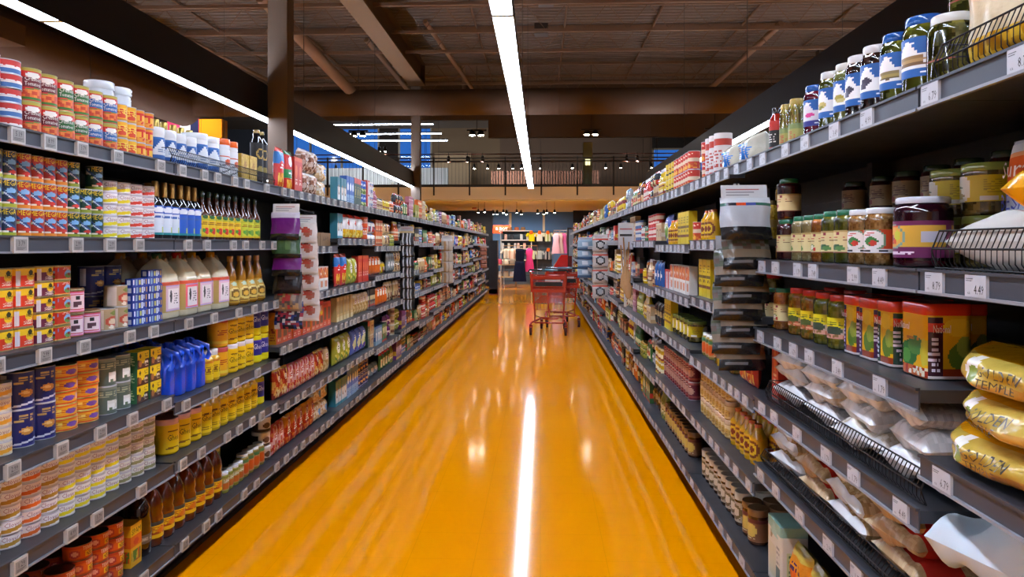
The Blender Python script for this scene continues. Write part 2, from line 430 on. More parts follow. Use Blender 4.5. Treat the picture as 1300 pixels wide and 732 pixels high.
bluebottle('rosA', 'white labelled bottle with gold cap', '#1f56b8', '#dfe6ee'); bluebottle('rosB', 'blue labelled bottle with gold cap', '#1c4eb0', '#2b62c4')
def vinegar(key, look, bg, blob):
    bottle(key, 'cider_vinegar_bottle', look, .033, .238, [(.92, 0), (1, .02), (1, .52), (.86, .58), (.5, .66), (.36, .76), (.34, .98)], '#4a2210', '#26382a',
        P(bg, ('b', .78, .9, '#c9c43a'), ('e', -.05, .95, .3, .1, '#2f6a3a'), ('t', -.6, .6, .55, .72, '#8a3a1a'), ('e', .1, .28, .3, .16, blob), ('e', -.2, .3, .16, .1, '#5a9a3a'), ('b', 0, .08, '#e0b81a')), (.07, .50), caph=.03, capr=.0135)
vinegar('vinA', 'amber vinegar bottle with yellow label', '#f0c826', '#d8302a'); vinegar('vinB', 'amber vinegar bottle with lime label', '#d2d23a', '#7aa03a')
def palm(key, look, low, w_=.088, h=.062):
    carton(key, 'corned_beef_tin', look, w_, .055, h, P(low, ('b', .60, 1, '#f2c51f'), ('e', .45, .62, .42, .3, '#f2c51f'), ('e', .45, .74, .2, .14, '#3a3a20'), ('r', -1, -.55, .1, .86, '#d8cdd0'), ('t', -.2, .9, .12, .32, '#f0d8cc')),
        side=P(low, ('b', .6, 1, '#e8b91c'), ('t', -.7, .7, .2, .5, '#f0d8cc')), rad=.012, text=(('PALM', .010, '#2a2a18', h * .60, w_ * .22, .026, 0), ('CORNED', .006, '#f4e8dc', h * .34, w_ * .2, .03, 0), ('BEEF', .006, '#f4e8dc', h * .2, w_ * .2, .02, 0)), cat='tin', rim='#b8a878', top='#b8a878')
palm('palmR', 'yellow and red corned beef tin', '#dc3a1a'); palm('palmM', 'yellow and maroon corned beef tin', '#6c1f3e', .084, .05)
carton('cornbeefB', 'meat_tin', 'red and brown meat tin', .086, .055, .05, P('#c2321c', ('b', .9, 1, '#c8a43a'), ('b', 0, .12, '#d8a03a'), ('e', .5, .42, .45, .28, '#7fb0dc'), ('e', .5, .32, .4, .16, '#6a9a4a'), ('e', .6, .42, .2, .1, '#8a2a24'), ('t', -.2, .9, .7, .86, '#f4e4d8'), ('e', -.7, .7, .12, .12, '#3f8ac8')), rad=.012, cat='tin', rim='#b8a878', top='#b8a878')
jar('pinktub', 'spread_tub', 'brown tub with pink framed label', .047, .083, '#9a6434', P('#9a6a3a', ('b', .93, 1, '#d85a6a'), ('r', -.62, .62, .05, .93, '#d86a9a'), ('r', -.54, .54, .09, .88, '#e8b8d4'), ('r', -.46, .46, .13, .83, '#c83a4a'), ('r', -.42, .42, .16, .79, '#ecd4d8'), ('e', 0, .66, .09, .1, '#2a2a2a'), ('t', -.3, .3, .25, .5, '#5a3a44')), '#8a7a5a', (.02, .94), neck=.96, shoulder=.93, lidm='tin', lidh=.008, glass=False, foodm='print')
can('beancan', 'bean_can', 'tan can with red picture', .041, .082, P('#b59a76', ('r', -.8, -.3, .05, .95, '#d8c4b4'), ('e', .3, .4, .5, .26, '#c8543a'), ('e', .3, .4, .3, .15, '#e8c8a8'), ('e', .5, .8, .4, .12, '#7a8a3a'), ('e', .2, .12, .16, .1, '#f0e0d0')), nz=12)
carton('sardinebox', 'sardine_box', 'flat blue sardine box', .108, .03, .031, P('#1c3c9c', ('r', -.95, -.72, .2, .85, '#e8ecf4'), ('r', -.6, -.3, .12, .9, '#8fb0cc'), ('r', -.2, .05, .2, .8, '#c8c66a'), ('r', .2, .42, .1, .9, '#c8d4e4'), ('r', .5, .62, .3, .8, '#f0f0f4'), ('r', .72, .95, .2, .85, '#b8903a')), side=P('#1c3c9c', ('r', -.5, .5, .2, .8, '#c8d4e4')), nx=24, nz=6)
def jughandle(x, z0, z1, r, col, y=0, out=.03):
    q = PM(); q.tube([(x, y, z0), (x + out, y, z0 + .012), (x + out, y, z1 - .02), (x, y, z1)], r, col, 'gloss', 8); return q
def vjug(key, look, capc, pk):
    bottle(key, 'vinegar_jug', look, .08, .285, [(.95, 0), (1, .02), (1, .55), (.88, .68), (.55, .82), (.24, .9), (.22, .97)], '#cfc3a2', capc,
        P('#b89a58', ('b', .88, 1, '#e05a3a'), ('r', -.72, .72, .02, .88, '#b8a0d0'), ('r', -.66, .66, .06, .83, pk), ('r', -.58, .58, .1, .78, '#efe6e6'), ('e', -.25, .52, .12, .2, '#2a2a2e'), ('t', 0, .5, .25, .65, '#5a4a5a')), (.1, .56), caph=.026, capr=.021,
        out=rrect(.16, .15, .035, 26, 14, 4), handle=jughandle(.055, .15, .26, .012, '#cdbf9c', out=.025), m='gloss', turn=.25)
vjug('jugG', 'vinegar jug with green cap', '#2f6a4a', '#d8b8c8'); vjug('jugR', 'vinegar jug with red cap', '#c8342c', '#f0687a'); vjug('jugY', 'vinegar jug with yellow cap', '#d8a82c', '#e8c0d0')
bottle('hourglass', 'oil_bottle', 'curvy golden oil bottle', .05, .262, [(.85, 0), (1, .04), (.98, .3), (.62, .48), (.66, .56), (.5, .72), (.28, .85), (.26, .98)], '#a8731c', '#c08a3a',
    P('#c89a2c', ('e', 0, .4, .6, .3, '#e8cf7a'), ('e', 0, .42, .4, .2, '#7a5a1c'), ('e', 0, .38, .26, .12, '#e8b84a'), ('e', 0, .85, .3, .1, '#b8d0b0'), ('t', -.5, .5, .05, .14, '#6a3a1c')), (.06, .5), caph=.03, capr=.017)
can('navycan', 'coffee_can', 'navy can with gold oval', .046, .118, P('#1d2260', ('r', -1, -.6, .35, .95, '#d6cfd4'), ('t', -.4, .5, .68, .9, '#b89a5a'), ('e', .15, .42, .3, .11, '#c88a3a'), ('e', .1, .44, .16, .05, '#e8c07a'), ('d', .08, .1, .06, '#c8c8d4'), ('b', 0, .06, '#2c2c78')), nz=16)
can('ovaltin', 'mackerel_tin', 'orange and yellow oval tin', .06, .0445, P('#eda022', ('b', .86, 1, '#e8601c'), ('b', 0, .14, '#d8481c'), ('r', -.62, -.2, .35, .7, '#f0c85a'), ('e', .2, .48, .24, .24, '#7a4a9c'), ('r', .5, .8, .25, .75, '#e8b0a8'), ('t', -.6, .0, .4, .65, '#c8301c')), seg=36, nz=8, lidc='#c8b060')
can('litchi', 'fruit_can', 'grey green can with white flowers', .045, .104, P('#59665a', ('b', .9, 1, '#7a8476'), ('t', -.6, .6, .62, .85, '#a8ac8a'), G(.12, .5, -.1, .8, ['#e8e6dc', '#d8d4c4', '#f4f2ea', '#6a7a5a'], 5, 4), ('r', -1, -.6, .1, .9, '#6f5a5a')), nz=14)
carton('choco', 'cocoa_box', 'yellow and brown box', .083, .07, .068, P('#4a2a22', ('b', .55, 1, '#ecc71c'), ('e', -.2, .5, .5, .2, '#ecc71c'), ('e', -.5, .75, .16, .12, '#4a2a22'), ('e', -.5, .3, .25, .2, '#a86a3a'), ('t', .0, .9, .1, .45, '#e0d0b8'), ('t', .1, .9, .65, .85, '#4a2a22')), side=P('#38704a', ('t', -.7, .7, .2, .8, '#c8d8a8')))
def bluejug():
    bottle('bluejug', 'bleach_jug', 'cobalt blue handled jug', .05, .235, [(.95, 0), (1, .02), (1, .5), (.92, .62), (.6, .78), (.36, .86), (.34, .98)], P('#1648c8', ('t', -.3, .3, .14, .3, '#8ad0b0'), ('t', -.2, .4, .3, .38, '#d8ecf4')), '#1a3cae',
        caph=.028, capr=.018, out=rrect(.088, .14, .03, 16, 12, 4), handle=None, m='gloss', turn=0)
    p = PR['bluejug']; h = PM(); h.tube([(-.03, -.075, .13), (-.03, -.085, .15), (-.028, -.078, .19), (-.01, -.03, .212)], .0115, '#1c52d4', 'gloss', 8); h.tube([(.03, -.072, .13), (.03, -.084, .15), (.028, -.078, .19), (.01, -.03, .212)], .0115, '#1c52d4', 'gloss', 8); p.parts.append(('handle', h))
bluejug()
def ghee(key, look, r, h, lidc, pr, text=(), rr=.98):
    jar(key, 'ghee_tub', look, r, h, '#d8b01c', pr, lidc, (.06, .84), text=text, neck=.9, shoulder=.86, lidh=.026, lidr=1.0, glass=False, foodm='gloss', cat='tub')
GH = P('#efc515', ('t', -.4, .4, .68, .8, '#7a4a12'), ('r', .62, .72, .1, .9, '#7a2a5a'), ('t', -.5, .5, .1, .24, '#8a5a1a'))
ghee('gheeW', 'yellow ghee tub with white lid', .048, .150, '#ece4e0', GH, (('Pure', .012, '#5a2a10', .098, 0, .03), ('Ghee', .028, '#4a200c', .07, 0, .062)))
ghee('gheeP', 'yellow ghee tub with pink lid', .052, .155, '#e3a9a4', GH, (('Ghee', .026, '#4a200c', .075, 0, .055),))
ghee('gheeR', 'yellow ghee tub with red lid', .05, .150, '#c8504a', P('#e8a91c', ('t', -.5, .5, .45, .7, '#a8301c'), ('b', .1, .2, '#f0d04a')))
ghee('gheeB', 'ghee tub with blue label', .052, .155, '#d8c81c', P('#e0cf12', ('b', .3, .92, '#2a2a86'), ('r', .5, .66, .3, .92, '#a8b83a'), ('b', .92, 1, '#4a3a9a')), (('Ghee', .03, '#e8e4f0', .095, 0, .055),))
bottle('oilsmall', 'ghee_bottle', 'small yellow bottle with silver lid', .036, .155, [(.9, 0), (1, .03), (1, .72), (.7, .8), (.62, .96)], '#d8a818', '#dcd6d0', P('#efc81c', ('t', -.6, .6, .3, .7, '#8a5a14'), ('b', .9, 1, '#d8821c')), (.1, .68), caph=.03, capr=.026)
bottle('gheebot', 'ghee_bottle', 'yellow ghee bottle with white cap', .047, .185, [(.92, 0), (1, .03), (1, .74), (.72, .84), (.66, .96)], '#e0b81c', '#e6dcd0', P('#efc515', ('r', .6, .7, .05, .95, '#8a2a4a'), ('t', -.4, .4, .66, .8, '#6a3a12'), ('t', -.5, .5, .1, .25, '#9a6a1a')), (.08, .74), (('Ghee', .028, '#4a200c', .085, 0, .055),), caph=.03, capr=.034)
can('masala', 'stew_can', 'red and orange stew can', .046, .053, P('#d6581c', ('b', .82, 1, '#c8401c'), ('e', -.35, .45, .26, .3, '#b8383a'), ('e', -.35, .45, .14, .18, '#e8a08a'), ('r', .1, .9, .12, .55, '#e8b01e'), ('t', .1, .85, .15, .5, '#7a3a14'), ('b', 0, .08, '#b8401c')), text=(('TERRA', .013, '#f4dcc8', .04, .45, .042),), seg=32, nz=10, lidc='#8a5a4a')
can('maroon', 'stew_can', 'maroon and tan stew can', .046, .075, P('#6a2428', ('r', -.6, .2, .1, .9, '#b08a4a'), ('t', -.4, .6, .3, .7, '#d8b88a'), ('b', .9, 1, '#a8642a')), nz=10, lidc='#8a6a4a')
carton('spam', 'meat_carton', 'tall yellow luncheon meat box', .075, .075, .165, P('#e0a81c', ('b', .74, .93, '#e8b81e'), ('b', .46, .72, '#d8661c'), ('e', 0, .58, .5, .08, '#c83a2a'), G(.12, .4, -.8, .8, ['#d8b03a', '#5a7a2a', '#c8501c'], 4, 2)), text=(('SPAM', .022, '#3a2a10', .138, 0, .062, 0), ('SPAM', .022, '#3a2a10', .138, 0, .062, 1)))
bottle('amber', 'corn_syrup_bottle', 'tall amber bottle with yellow label', .046, .262, [(.9, 0), (1, .03), (1, .46), (.9, .52), (1, .6), (.9, .72), (.55, .86), (.3, .92), (.28, .97)], '#6a2c0c', '#c8862c', P('#efc01e', ('b', .78, 1, '#3a3a3a'), ('t', -.7, .7, .2, .7, '#a8401c'), ('e', .2, .45, .3, .2, '#e0781c')), (.14, .4), caph=.02, capr=.015)
bottle('cola', 'corn_syrup_bottle', 'dark brown bottle without front label', .048, .255, [(.9, 0), (1, .03), (1, .5), (.92, .6), (.9, .74), (.55, .88), (.3, .93), (.28, .97)], '#2c1208', '#7a3a1c', P('#6a5a4a', ('t', -.5, .5, .3, .7, '#c8b8a0')), (.2, .34), caph=.02, capr=.015)
jar('smalljar', 'sauce_jar', 'small jar with white lid', .03, .105, '#8a8a3a', P('#a8a05a', ('r', -.5, .5, .1, .6, '#c86a2a'), ('t', -.5, .5, .6, .9, '#e8e4d0')), '#e8e8e4', (.15, .75), glass=False)
jar('orangejar', 'sauce_jar', 'orange labelled jar with white lid', .036, .125, '#8a7a3a', P('#c8905a', ('e', 0, .4, .6, .3, '#d85a1c'), ('b', .8, 1, '#4a7a4a')), '#e8ece8', (.12, .78), glass=False)
jar('olivejar', 'sauce_jar', 'olive green jar with tan lid', .04, .135, '#6a6a24', P('#7a6a24', ('r', -.6, .6, .1, .9, '#4a5a1c'), ('t', -.5, .5, .3, .7, '#c8b85a')), '#a89a5a', (.12, .8), glass=False)
jar('blacktub', 'dip_tub', 'black tub with pale label', .052, .085, '#2a2420', P('#3a2c26', ('r', -.6, .5, .2, .9, '#d8cfc8'), ('e', 0, .5, .3, .25, '#5a3a2a')), '#e0dcd8', (.05, .85), neck=.98, shoulder=.88, lidr=1.05, glass=False, foodm='print', cat='tub')
# ---- shared packets of the middle bays
bag('redpouch', 'snack_pouch', 'red and gold foil pouch', .115, .19, .05, P('#b23a26', G(.05, .95, -1, 1, ['#b23a26', '#c8682e', '#8a2a1c', '#d89a4a', '#b84a2a', '#a02c20'], 4, 3), ('e', 0, .66, .4, .10, '#d8b8a0'), ('t', -.35, .35, .60, .74, '#8a2420'), G(.1, .42, -.7, .7, ['#d8a04a', '#c8702a', '#e0b878', '#a84a1c'], 7, 9), ('b', .92, 1, '#d8a03a')), seed=3)
bag('pinkpouch', 'snack_pouch', 'red and pink foil pouch', .11, .185, .05, P('#b8404a', G(.05, .95, -1, 1, ['#b8403e', '#d08078', '#a83034', '#c85a4a', '#d8a09a', '#c06a3a'], 4, 5), ('d', .3, .3, .12, '#d8908e'), ('t', -.6, .4, .5, .72, '#e8d0c8'), G(.08, .34, -.8, .6, ['#b8482a', '#d89a5a', '#c83a3a', '#e0b88a'], 8, 7)), seed=5)
bag('ladybag', 'snack_pouch', 'red pouch with round portrait', .12, .19, .05, P('#b02c20', G(.3, .95, -1, 1, ['#b02c20', '#c04a28', '#9a241c', '#c8802e'], 4, 4), ('e', 0, .68, .36, .16, '#d8b8a0'), ('e', 0, .7, .2, .1, '#8a3a2a'), ('t', -.6, .6, .36, .52, '#e8d8b8'), G(.06, .3, -.8, .8, ['#d86a2a', '#c8481c', '#e8a03a'], 5, 8), ('b', .9, 1, '#d8901c')), seed=7)
carton('orangebox', 'noodle_box', 'orange box with yellow burst', .095, .05, .195, P('#d8541c', ('b', .84, 1, '#c8301c'), ('e', 0, .74, .36, .12, '#e8c0a0'), ('e', .0, .74, .2, .07, '#b84a2a'), ('e', .0, .58, .7, .09, '#dcb81c'), ('r', -.5, .8, .2, .46, '#7a5238'), ('t', -.5, .6, .05, .16, '#f0c8a8')), side='#e08a1c' and P('#e09a1c', ('t', -.8, .8, .1, .5, '#a8401c')))
carton('windowbox', 'noodle_box', 'red box with brown window', .09, .05, .185, P('#cc3c1c', ('b', .86, 1, '#b82a1c'), ('r', -.7, .7, .26, .78, '#6a4a34'), ('t', -.6, .6, .08, .2, '#f0d0a8')), side=P('#d8781c', ('t', -.8, .8, .1, .5, '#f0c08a')))
carton('tanbox', 'cracker_box', 'tan box with dark strokes', .08, .05, .19, P('#c8a468', ('r', -.6, -.3, .3, .85, '#6a4a2a'), ('r', 0, .25, .3, .85, '#7a5a34'), ('r', .5, .72, .3, .85, '#6a4a2a'), ('b', 0, .2, '#d8c08a')), side=P('#b8945a'))
bag('tanbag', 'pasta_packet', 'clear tan pasta packet', .1, .18, .05, P('#c8a878', ('r', -.6, .6, .55, .8, '#e0c8b0'), G(.05, .5, -1, 1, ['#b8945a', '#d0b07a', '#a8844a'], 7, 4), ('t', -.5, .5, .6, .75, '#a83a4a')), seed=9)
bag('greenbag', 'snack_bag', 'yellow green snack bag', .15, .22, .07, P('#a8a83a', ('e', 0, .62, .6, .2, '#e8e4c8'), ('t', -.5, .5, .55, .7, '#3a6a3a'), G(.1, .4, -.8, .8, ['#c8b83a', '#6a8a3a', '#e0d86a'], 6, 6)), seed=11)
bag('bluebag', 'detergent_bag', 'blue and green rounded bag', .15, .21, .08, P('#5a6ab0', ('e', 0, .45, .75, .3, '#c8cca0'), ('e', .1, .4, .4, .2, '#7a9a4a'), ('e', -.2, .25, .3, .1, '#4a3aa0'), ('t', -.6, .6, .7, .85, '#e8e8f0')), seed=13)
bag('ricebag', 'pasta_bag', 'large red white and yellow bag', .24, .21, .09, P('#c8301c', ('b', .4, .85, '#dcd4d0'), ('e', .3, .66, .35, .14, '#c03a2a'), G(.08, .4, -1, 1, ['#e8b81c', '#d89a1c', '#f0d05a'], 7, 3), ('b', 0, .08, '#b82a1c')), nx=14, seed=15)
bag('brownbag', 'nut_bag', 'clear bag of brown balls', .14, .16, .08, P('#a8846a', G(0, .8, -1, 1, ['#7a4a34', '#946248', '#c8b0a0', '#5a3424', '#b89880'], 6, 5), ('b', .86, 1, '#d8d0c8')), seed=17)
bag('palebag', 'bread_bag', 'clear bag of pale buns', .16, .13, .09, P('#c8b898', G(0, 1, -1, 1, ['#c8a878', '#d8c8b0', '#b8946a', '#e0d8c8'], 5, 8), ('e', .3, .5, .35, .2, '#5a8ac0')), seed=19)
bag('chipblue', 'chip_bag', 'red and blue crisp bag', .14, .26, .05, P('#d8403a', ('b', .62, .9, '#3a7ac0'), ('e', 0, .55, .7, .14, '#d82c2c'), ('t', -.6, .6, .5, .62, '#f4e8e0'), G(.06, .38, -.8, .8, ['#e89a2a', '#f0c04a', '#c8581c'], 6, 4), ('b', .92, 1, '#d84a3a')), seed=21)
bag('chipgreen', 'chip_bag', 'red and green crisp bag', .14, .26, .05, P('#c42a22', ('b', .32, .55, '#2a8a4a'), ('e', 0, .74, .5, .12, '#f0e4e0'), ('t', -.5, .5, .4, .5, '#f4f0e0'), G(.04, .3, -.8, .8, ['#e8942a', '#f0b84a', '#d86a1c'], 6, 6), ('b', .9, 1, '#2a6a3a')), seed=23)
carton('redtall', 'pasta_box', 'tall red box', .075, .06, .235, P('#c8301c', ('e', 0, .6, .5, .18, '#e0743a'), ('t', -.6, .6, .2, .4, '#f0d8c0'), ('b', .9, 1, '#d85a2a')), side=P('#b82a1c'))
carton('milkcarton', 'milk_carton', 'teal and white carton', .075, .06, .2, P('#dfe4e2', ('b', .62, 1, '#2a7a8a'), ('e', 0, .5, .6, .2, '#8a6a4a'), ('e', 0, .5, .4, .12, '#e8e0d0'), ('b', 0, .12, '#3a8a9a')), side=P('#3a8494'))
carton('bluecarton', 'milk_carton', 'blue and white carton', .075, .06, .235, P('#2a62b4', ('e', 0, .62, .7, .14, '#e8eef4'), ('b', 0, .34, '#8ab0d0'), ('t', -.6, .6, .08, .25, '#2a4a8a')), side=P('#2a5aa8'))
carton('greentall', 'tea_box', 'dark green box with red top', .08, .07, .24, P('#1f4a3c', ('b', .82, 1, '#c83a2c'), ('t', -.6, .6, .3, .7, '#b8a860')), side=P('#1a3c32'))
can('stackblue', 'milk_powder_can', 'blue and green milk powder can', .05, .12, P('#2456b0', ('b', 0, .42, '#7a9a3a'), ('t', -.6, .6, .6, .85, '#e8eef4'), G(.05, .4, -.8, .8, ['#8aa83a', '#d8d8a0', '#5a7a2a'], 5, 4)), nz=10, seg=20)
carton('redwhite', 'cereal_box', 'red and white cereal box', .11, .06, .13, P('#d8d4d4', ('r', -1, -.2, 0, 1, '#c83028'), ('t', 0, .8, .3, .8, '#8a8a90'), ('b', .9, 1, '#b82c24')), side=P('#c03028'))
carton('whiteorange', 'biscuit_box', 'white box with orange biscuits', .1, .05, .17, P('#e4ddd4', ('b', .5, .98, '#d8702a'), G(.52, .95, -.9, .9, ['#d8602a', '#e8a04a', '#c84a2a', '#e8dcd0'], 4, 9), ('r', -.5, .5, .12, .38, '#d8824a'), ('b', .44, .5, '#f0ece4')), side=P('#d8cfc4'))
carton('traybox', 'cardboard_tray', 'low cardboard tray of packets', .26, .15, .1, P('#8a6a48', ('t', -.7, .7, .4, .7, '#3a2a1c')), side=P('#7a5c3e'))
can('orangecan', 'soup_can', 'orange soup can', .04, .105, P('#d8561c', ('b', .4, .62, '#e8b0a0'), ('t', -.6, .6, .66, .86, '#f4e0c8'), ('b', 0, .1, '#c82c1c')), nz=9, seg=18)
# ---- near right bays
def ts(key, look, lidc, food, pic, lab2='#f0f0ee', r=.043, h=.2):
    jar(key, 'pickle_jar', look, r, h, food, P('#1f5ea8', ('w', .52, .06, lab2, 0), ('m', -.1, .4, .62, .55, lab2), ('b', 0, .22, '#1f62ac'), *pic, ('t', .3, .7, .05, .16, '#e8eef4'), ('r', .72, 1, 0, 1, '#c8ccd0'), ('r', -1, -.72, 0, 1, '#c8ccd0'),
        ('t', .74, 1, .1, .9, '#5a6a7a'), ('t', -.25, .25, .78, .9, '#f4f6f8'), ('b', .93, 1, '#1f5ea8')), lidc, (.28, .74), nz=16, shoulder=.80, neck=.8, lidh=.022, seg=30)
OL = P('#6a6a26', G(0, 1, -3, 3, ['#76762c', '#5e6020', '#868838', '#4c4e18'], 7, 2))
ts('jarYel', 'olive jar with pale yellow picture', '#d8dad4', OL, [('e', -.1, .44, .3, .1, '#c8b86a'), ('e', -.2, .36, .2, .07, '#8a8a3a')])
ts('jarYelB', 'olive jar with mustard picture', '#d0d2c8', P('#7a7a3a', G(0, 1, -3, 3, ['#8a8a4a', '#6a6a2a', '#9a9a5a'], 7, 3)), [('e', 0, .46, .26, .1, '#a89a3a'), ('e', .1, .36, .26, .07, '#c8bc7a')])
ts('jarDark', 'dark olive jar with grape picture', '#d8d8d8', P('#3a2420', G(0, 1, -3, 3, ['#4a2c26', '#2c1a18', '#5e3a30'], 7, 4)), [('e', -.1, .5, .24, .11, '#3a3448'), ('e', -.25, .38, .2, .09, '#4a4458')])
ts('jarPick', 'pickled cucumber jar with blue lid', '#1e56a4', P('#5a5c1a', G(0, 1, -3, 3, ['#6a6c22', '#4a4e16', '#7a7c2c'], 3, 5)), [('e', 0, .46, .42, .05, '#8a7a4a'), ('e', .05, .38, .4, .05, '#a8924a'), ('e', 0, .31, .4, .04, '#6a5a34')])
ts('jarPickBig', 'large pickled cucumber jar', '#1e56a4', P('#5a5c1a', G(0, 1, -3, 3, ['#66681f', '#4a4e16', '#76782a'], 3, 7)), [('e', 0, .5, .5, .05, '#9a7a4a'), ('e', .05, .42, .46, .05, '#b8925a'), ('e', 0, .33, .5, .05, '#7a5a34')], r=.05, h=.205)
ts('jarBeet', 'magenta beetroot jar with blue lid', '#2458a8', '#7a1434', [('e', .05, .42, .26, .08, '#d83a8a'), ('r', -.7, .7, .0, .2, '#3a3a8a')], '#e0dce4', r=.045, h=.19)
jar('jarRound', 'olive_jar', 'plain olive jar without label', .052, .175, P('#5c5a20', G(0, 1, -3, 3, ['#747030', '#4c4a18', '#88843c', '#3c3a14'], 5, 6)), P('#2a2a24', ('e', 0, .5, .5, .4, '#c85a3a')), '#d8dcd8', (.4, .42), nz=18, seg=30, lidh=.02, foodm='liquid')
jar('relish', 'relish_jar', 'slim yellow green relish jar', .029, .175, P('#a89a3a', G(0, 1, -3, 3, ['#b8a84a', '#8a8a3a', '#c8b85a', '#9a7a34'], 8, 3)), P('#b0a85a', ('b', .7, 1, '#8a9a5a'), ('t', -.5, .5, .2, .6, '#c84a3a')), '#b8a04a', (.12, .5), nz=14, seg=20)
bottle('chilisauce', 'chili_bottle', 'slim red and black sauce bottle', .026, .185, [(.95, 0), (1, .02), (1, .74), (.6, .84), (.5, .96)], '#a82418', '#2a2420', P('#1c1a1a', ('b', .7, 1, '#c8342a'), ('t', -.6, .6, .3, .6, '#d8d0c8'), ('b', 0, .16, '#c8342a')), (.08, .72), caph=.026, capr=.015)
LB = lambda *pic: P('#dccb94', ('b', .93, 1, '#b8a060'), ('e', 0, .86, .1, .08, '#8a2a3a'), ('t', -.45, .45, .66, .78, '#b83a3a'), ('t', -.7, .7, .5, .6, '#7a5a3a'), *pic, ('b', 0, .05, '#8a3a2a'))
def beanjar(key, look, food, pic, lidc='#1f6a4a', r=.037, h=.155):
    jar(key, 'antipasto_jar', look, r, h, food, LB(*pic), lidc, (.2, .62), nz=14, seg=28, lidh=.017)
jf = lambda cols, n=9, k=1: P(cols[0], G(0, 1, -3, 3, cols, n, k))
beanjar('beetS', 'dark red jar with green lid', '#46101c', [('e', -.4, .3, .2, .12, '#a82a4a')], r=.042, h=.15)
beanjar('beanW', 'white bean jar with green lid', jf(['#b8a878', '#a8986a', '#c8bc90']), [('e', -.4, .2, .3, .14, '#5a8a2a'), ('e', -.6, .34, .16, .12, '#3a6a1c')])
beanjar('beanO', 'orange relish jar with green lid', jf(['#c07a34', '#a8642a', '#d08a44']), [('e', -.2, .26, .22, .16, '#5a8a3a'), ('e', -.2, .26, .16, .12, '#e8e0d0'), ('e', .0, .16, .12, .1, '#c83a2a')])
beanjar('beanG', 'green pickle jar with cream label', jf(['#6a6e1e', '#585c18', '#7c7e2a'], 4), [('e', -.1, .24, .4, .13, '#2a5a3a'), ('e', .1, .2, .3, .1, '#5a8a4a')], r=.041, h=.16)
jar('ajvar', 'spread_jar', 'tan spread jar with white lid', .043, .155, jf(['#b88a4e', '#a87a40', '#c89a5c', '#986a34'], 12, 5), P('#d84a20', ('e', .0, .55, .62, .5, '#7a9a7a'), ('e', .0, .55, .54, .43, '#ece6e0'), ('e', 0, .5, .3, .2, '#3a7a3a'), ('e', .1, .42, .16, .12, '#c83a2a'), ('t', -.4, .3, .74, .9, '#c8302a'), ('b', 0, .16, '#e8e4e0'), ('t', -.8, .8, .04, .14, '#2a2a2a')), '#d8dce0', (.22, .62), nz=16, seg=30, lidh=.016, lidr=.9)
jar('beetbig', 'beetroot_jar', 'big purple jar with white lid', .066, .172, P('#3a0a20', ('b', 0, .1, '#5a1428')), P('#6a1a50', ('r', -.9, .9, .28, .86, '#d8a83a'), ('e', -.45, .58, .42, .34, '#7a9a8a'), ('e', -.45, .58, .36, .29, '#e0a84a'), ('e', -.55, .5, .14, .12, '#8a2a4a'), ('e', -.3, .6, .12, .14, '#c8c83a'), ('e', -.4, .44, .1, .08, '#d8502a'), ('t', -.6, -.2, .76, .88, '#d8502a'), ('r', .35, .85, .4, .72, '#c0bcc8'), ('t', -.8, .4, .06, .2, '#e8d0dc')), '#c8ccd8', (.14, .66), nz=16, seg=36, lidh=.016, lidr=.92, neck=.82)
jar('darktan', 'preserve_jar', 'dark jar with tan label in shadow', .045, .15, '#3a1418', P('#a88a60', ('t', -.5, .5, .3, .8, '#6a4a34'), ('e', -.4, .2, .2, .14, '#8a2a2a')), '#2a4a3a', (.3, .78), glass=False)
jar('cornjar', 'corn_jar', 'slim jar of yellow corn', .028, .15, jf(['#a8882a', '#8a6a1c', '#b89a3a'], 8), P('#8a6a2a', ('t', -.5, .5, .3, .7, '#c8a85a')), '#5a4a2a', (.3, .5), glass=False)
jar('eggplant', 'eggplant_jar', 'yellow labelled jar with green lid', .058, .125, jf(['#6a5a2a', '#8a7a44', '#544820', '#a09258'], 4, 3), P('#d2b818', ('e', -.55, .5, .5, .62, '#e4dcc8'), ('e', -.62, .42, .2, .12, '#c89a2a'), ('e', -.5, .24, .22, .12, '#a8862a'), ('t', -.9, -.3, .52, .64, '#4a5a2a'), ('t', .1, .8, .3, .85, '#a89018'), ('r', .2, .6, .04, .2, '#d8d4c8')), '#8a9a4a', (.26, .76), nz=12, seg=30, lidh=.02, lidr=.98, neck=.92, shoulder=.84)
bag('besan', 'flour_sack', 'upright white and orange flour sack', .2, .28, .1, P('#d8dce0', ('b', .66, .84, '#e0641f'), ('b', .84, .9, '#e8a06a'), ('t', -.7, .6, .3, .38, '#5a7ab0'), ('t', -.7, .4, .18, .26, '#e07a3a'), ('b', .95, 1, '#c0c8d4')), nx=14, ny=22, wr=.06, seed=31, cat='sack', m='matte', text=(('Suraj', .034, '#f0d8c4', .213, -.01, .12), ('BESAN', .034, '#1c2a7a', .145, 0, .15)))
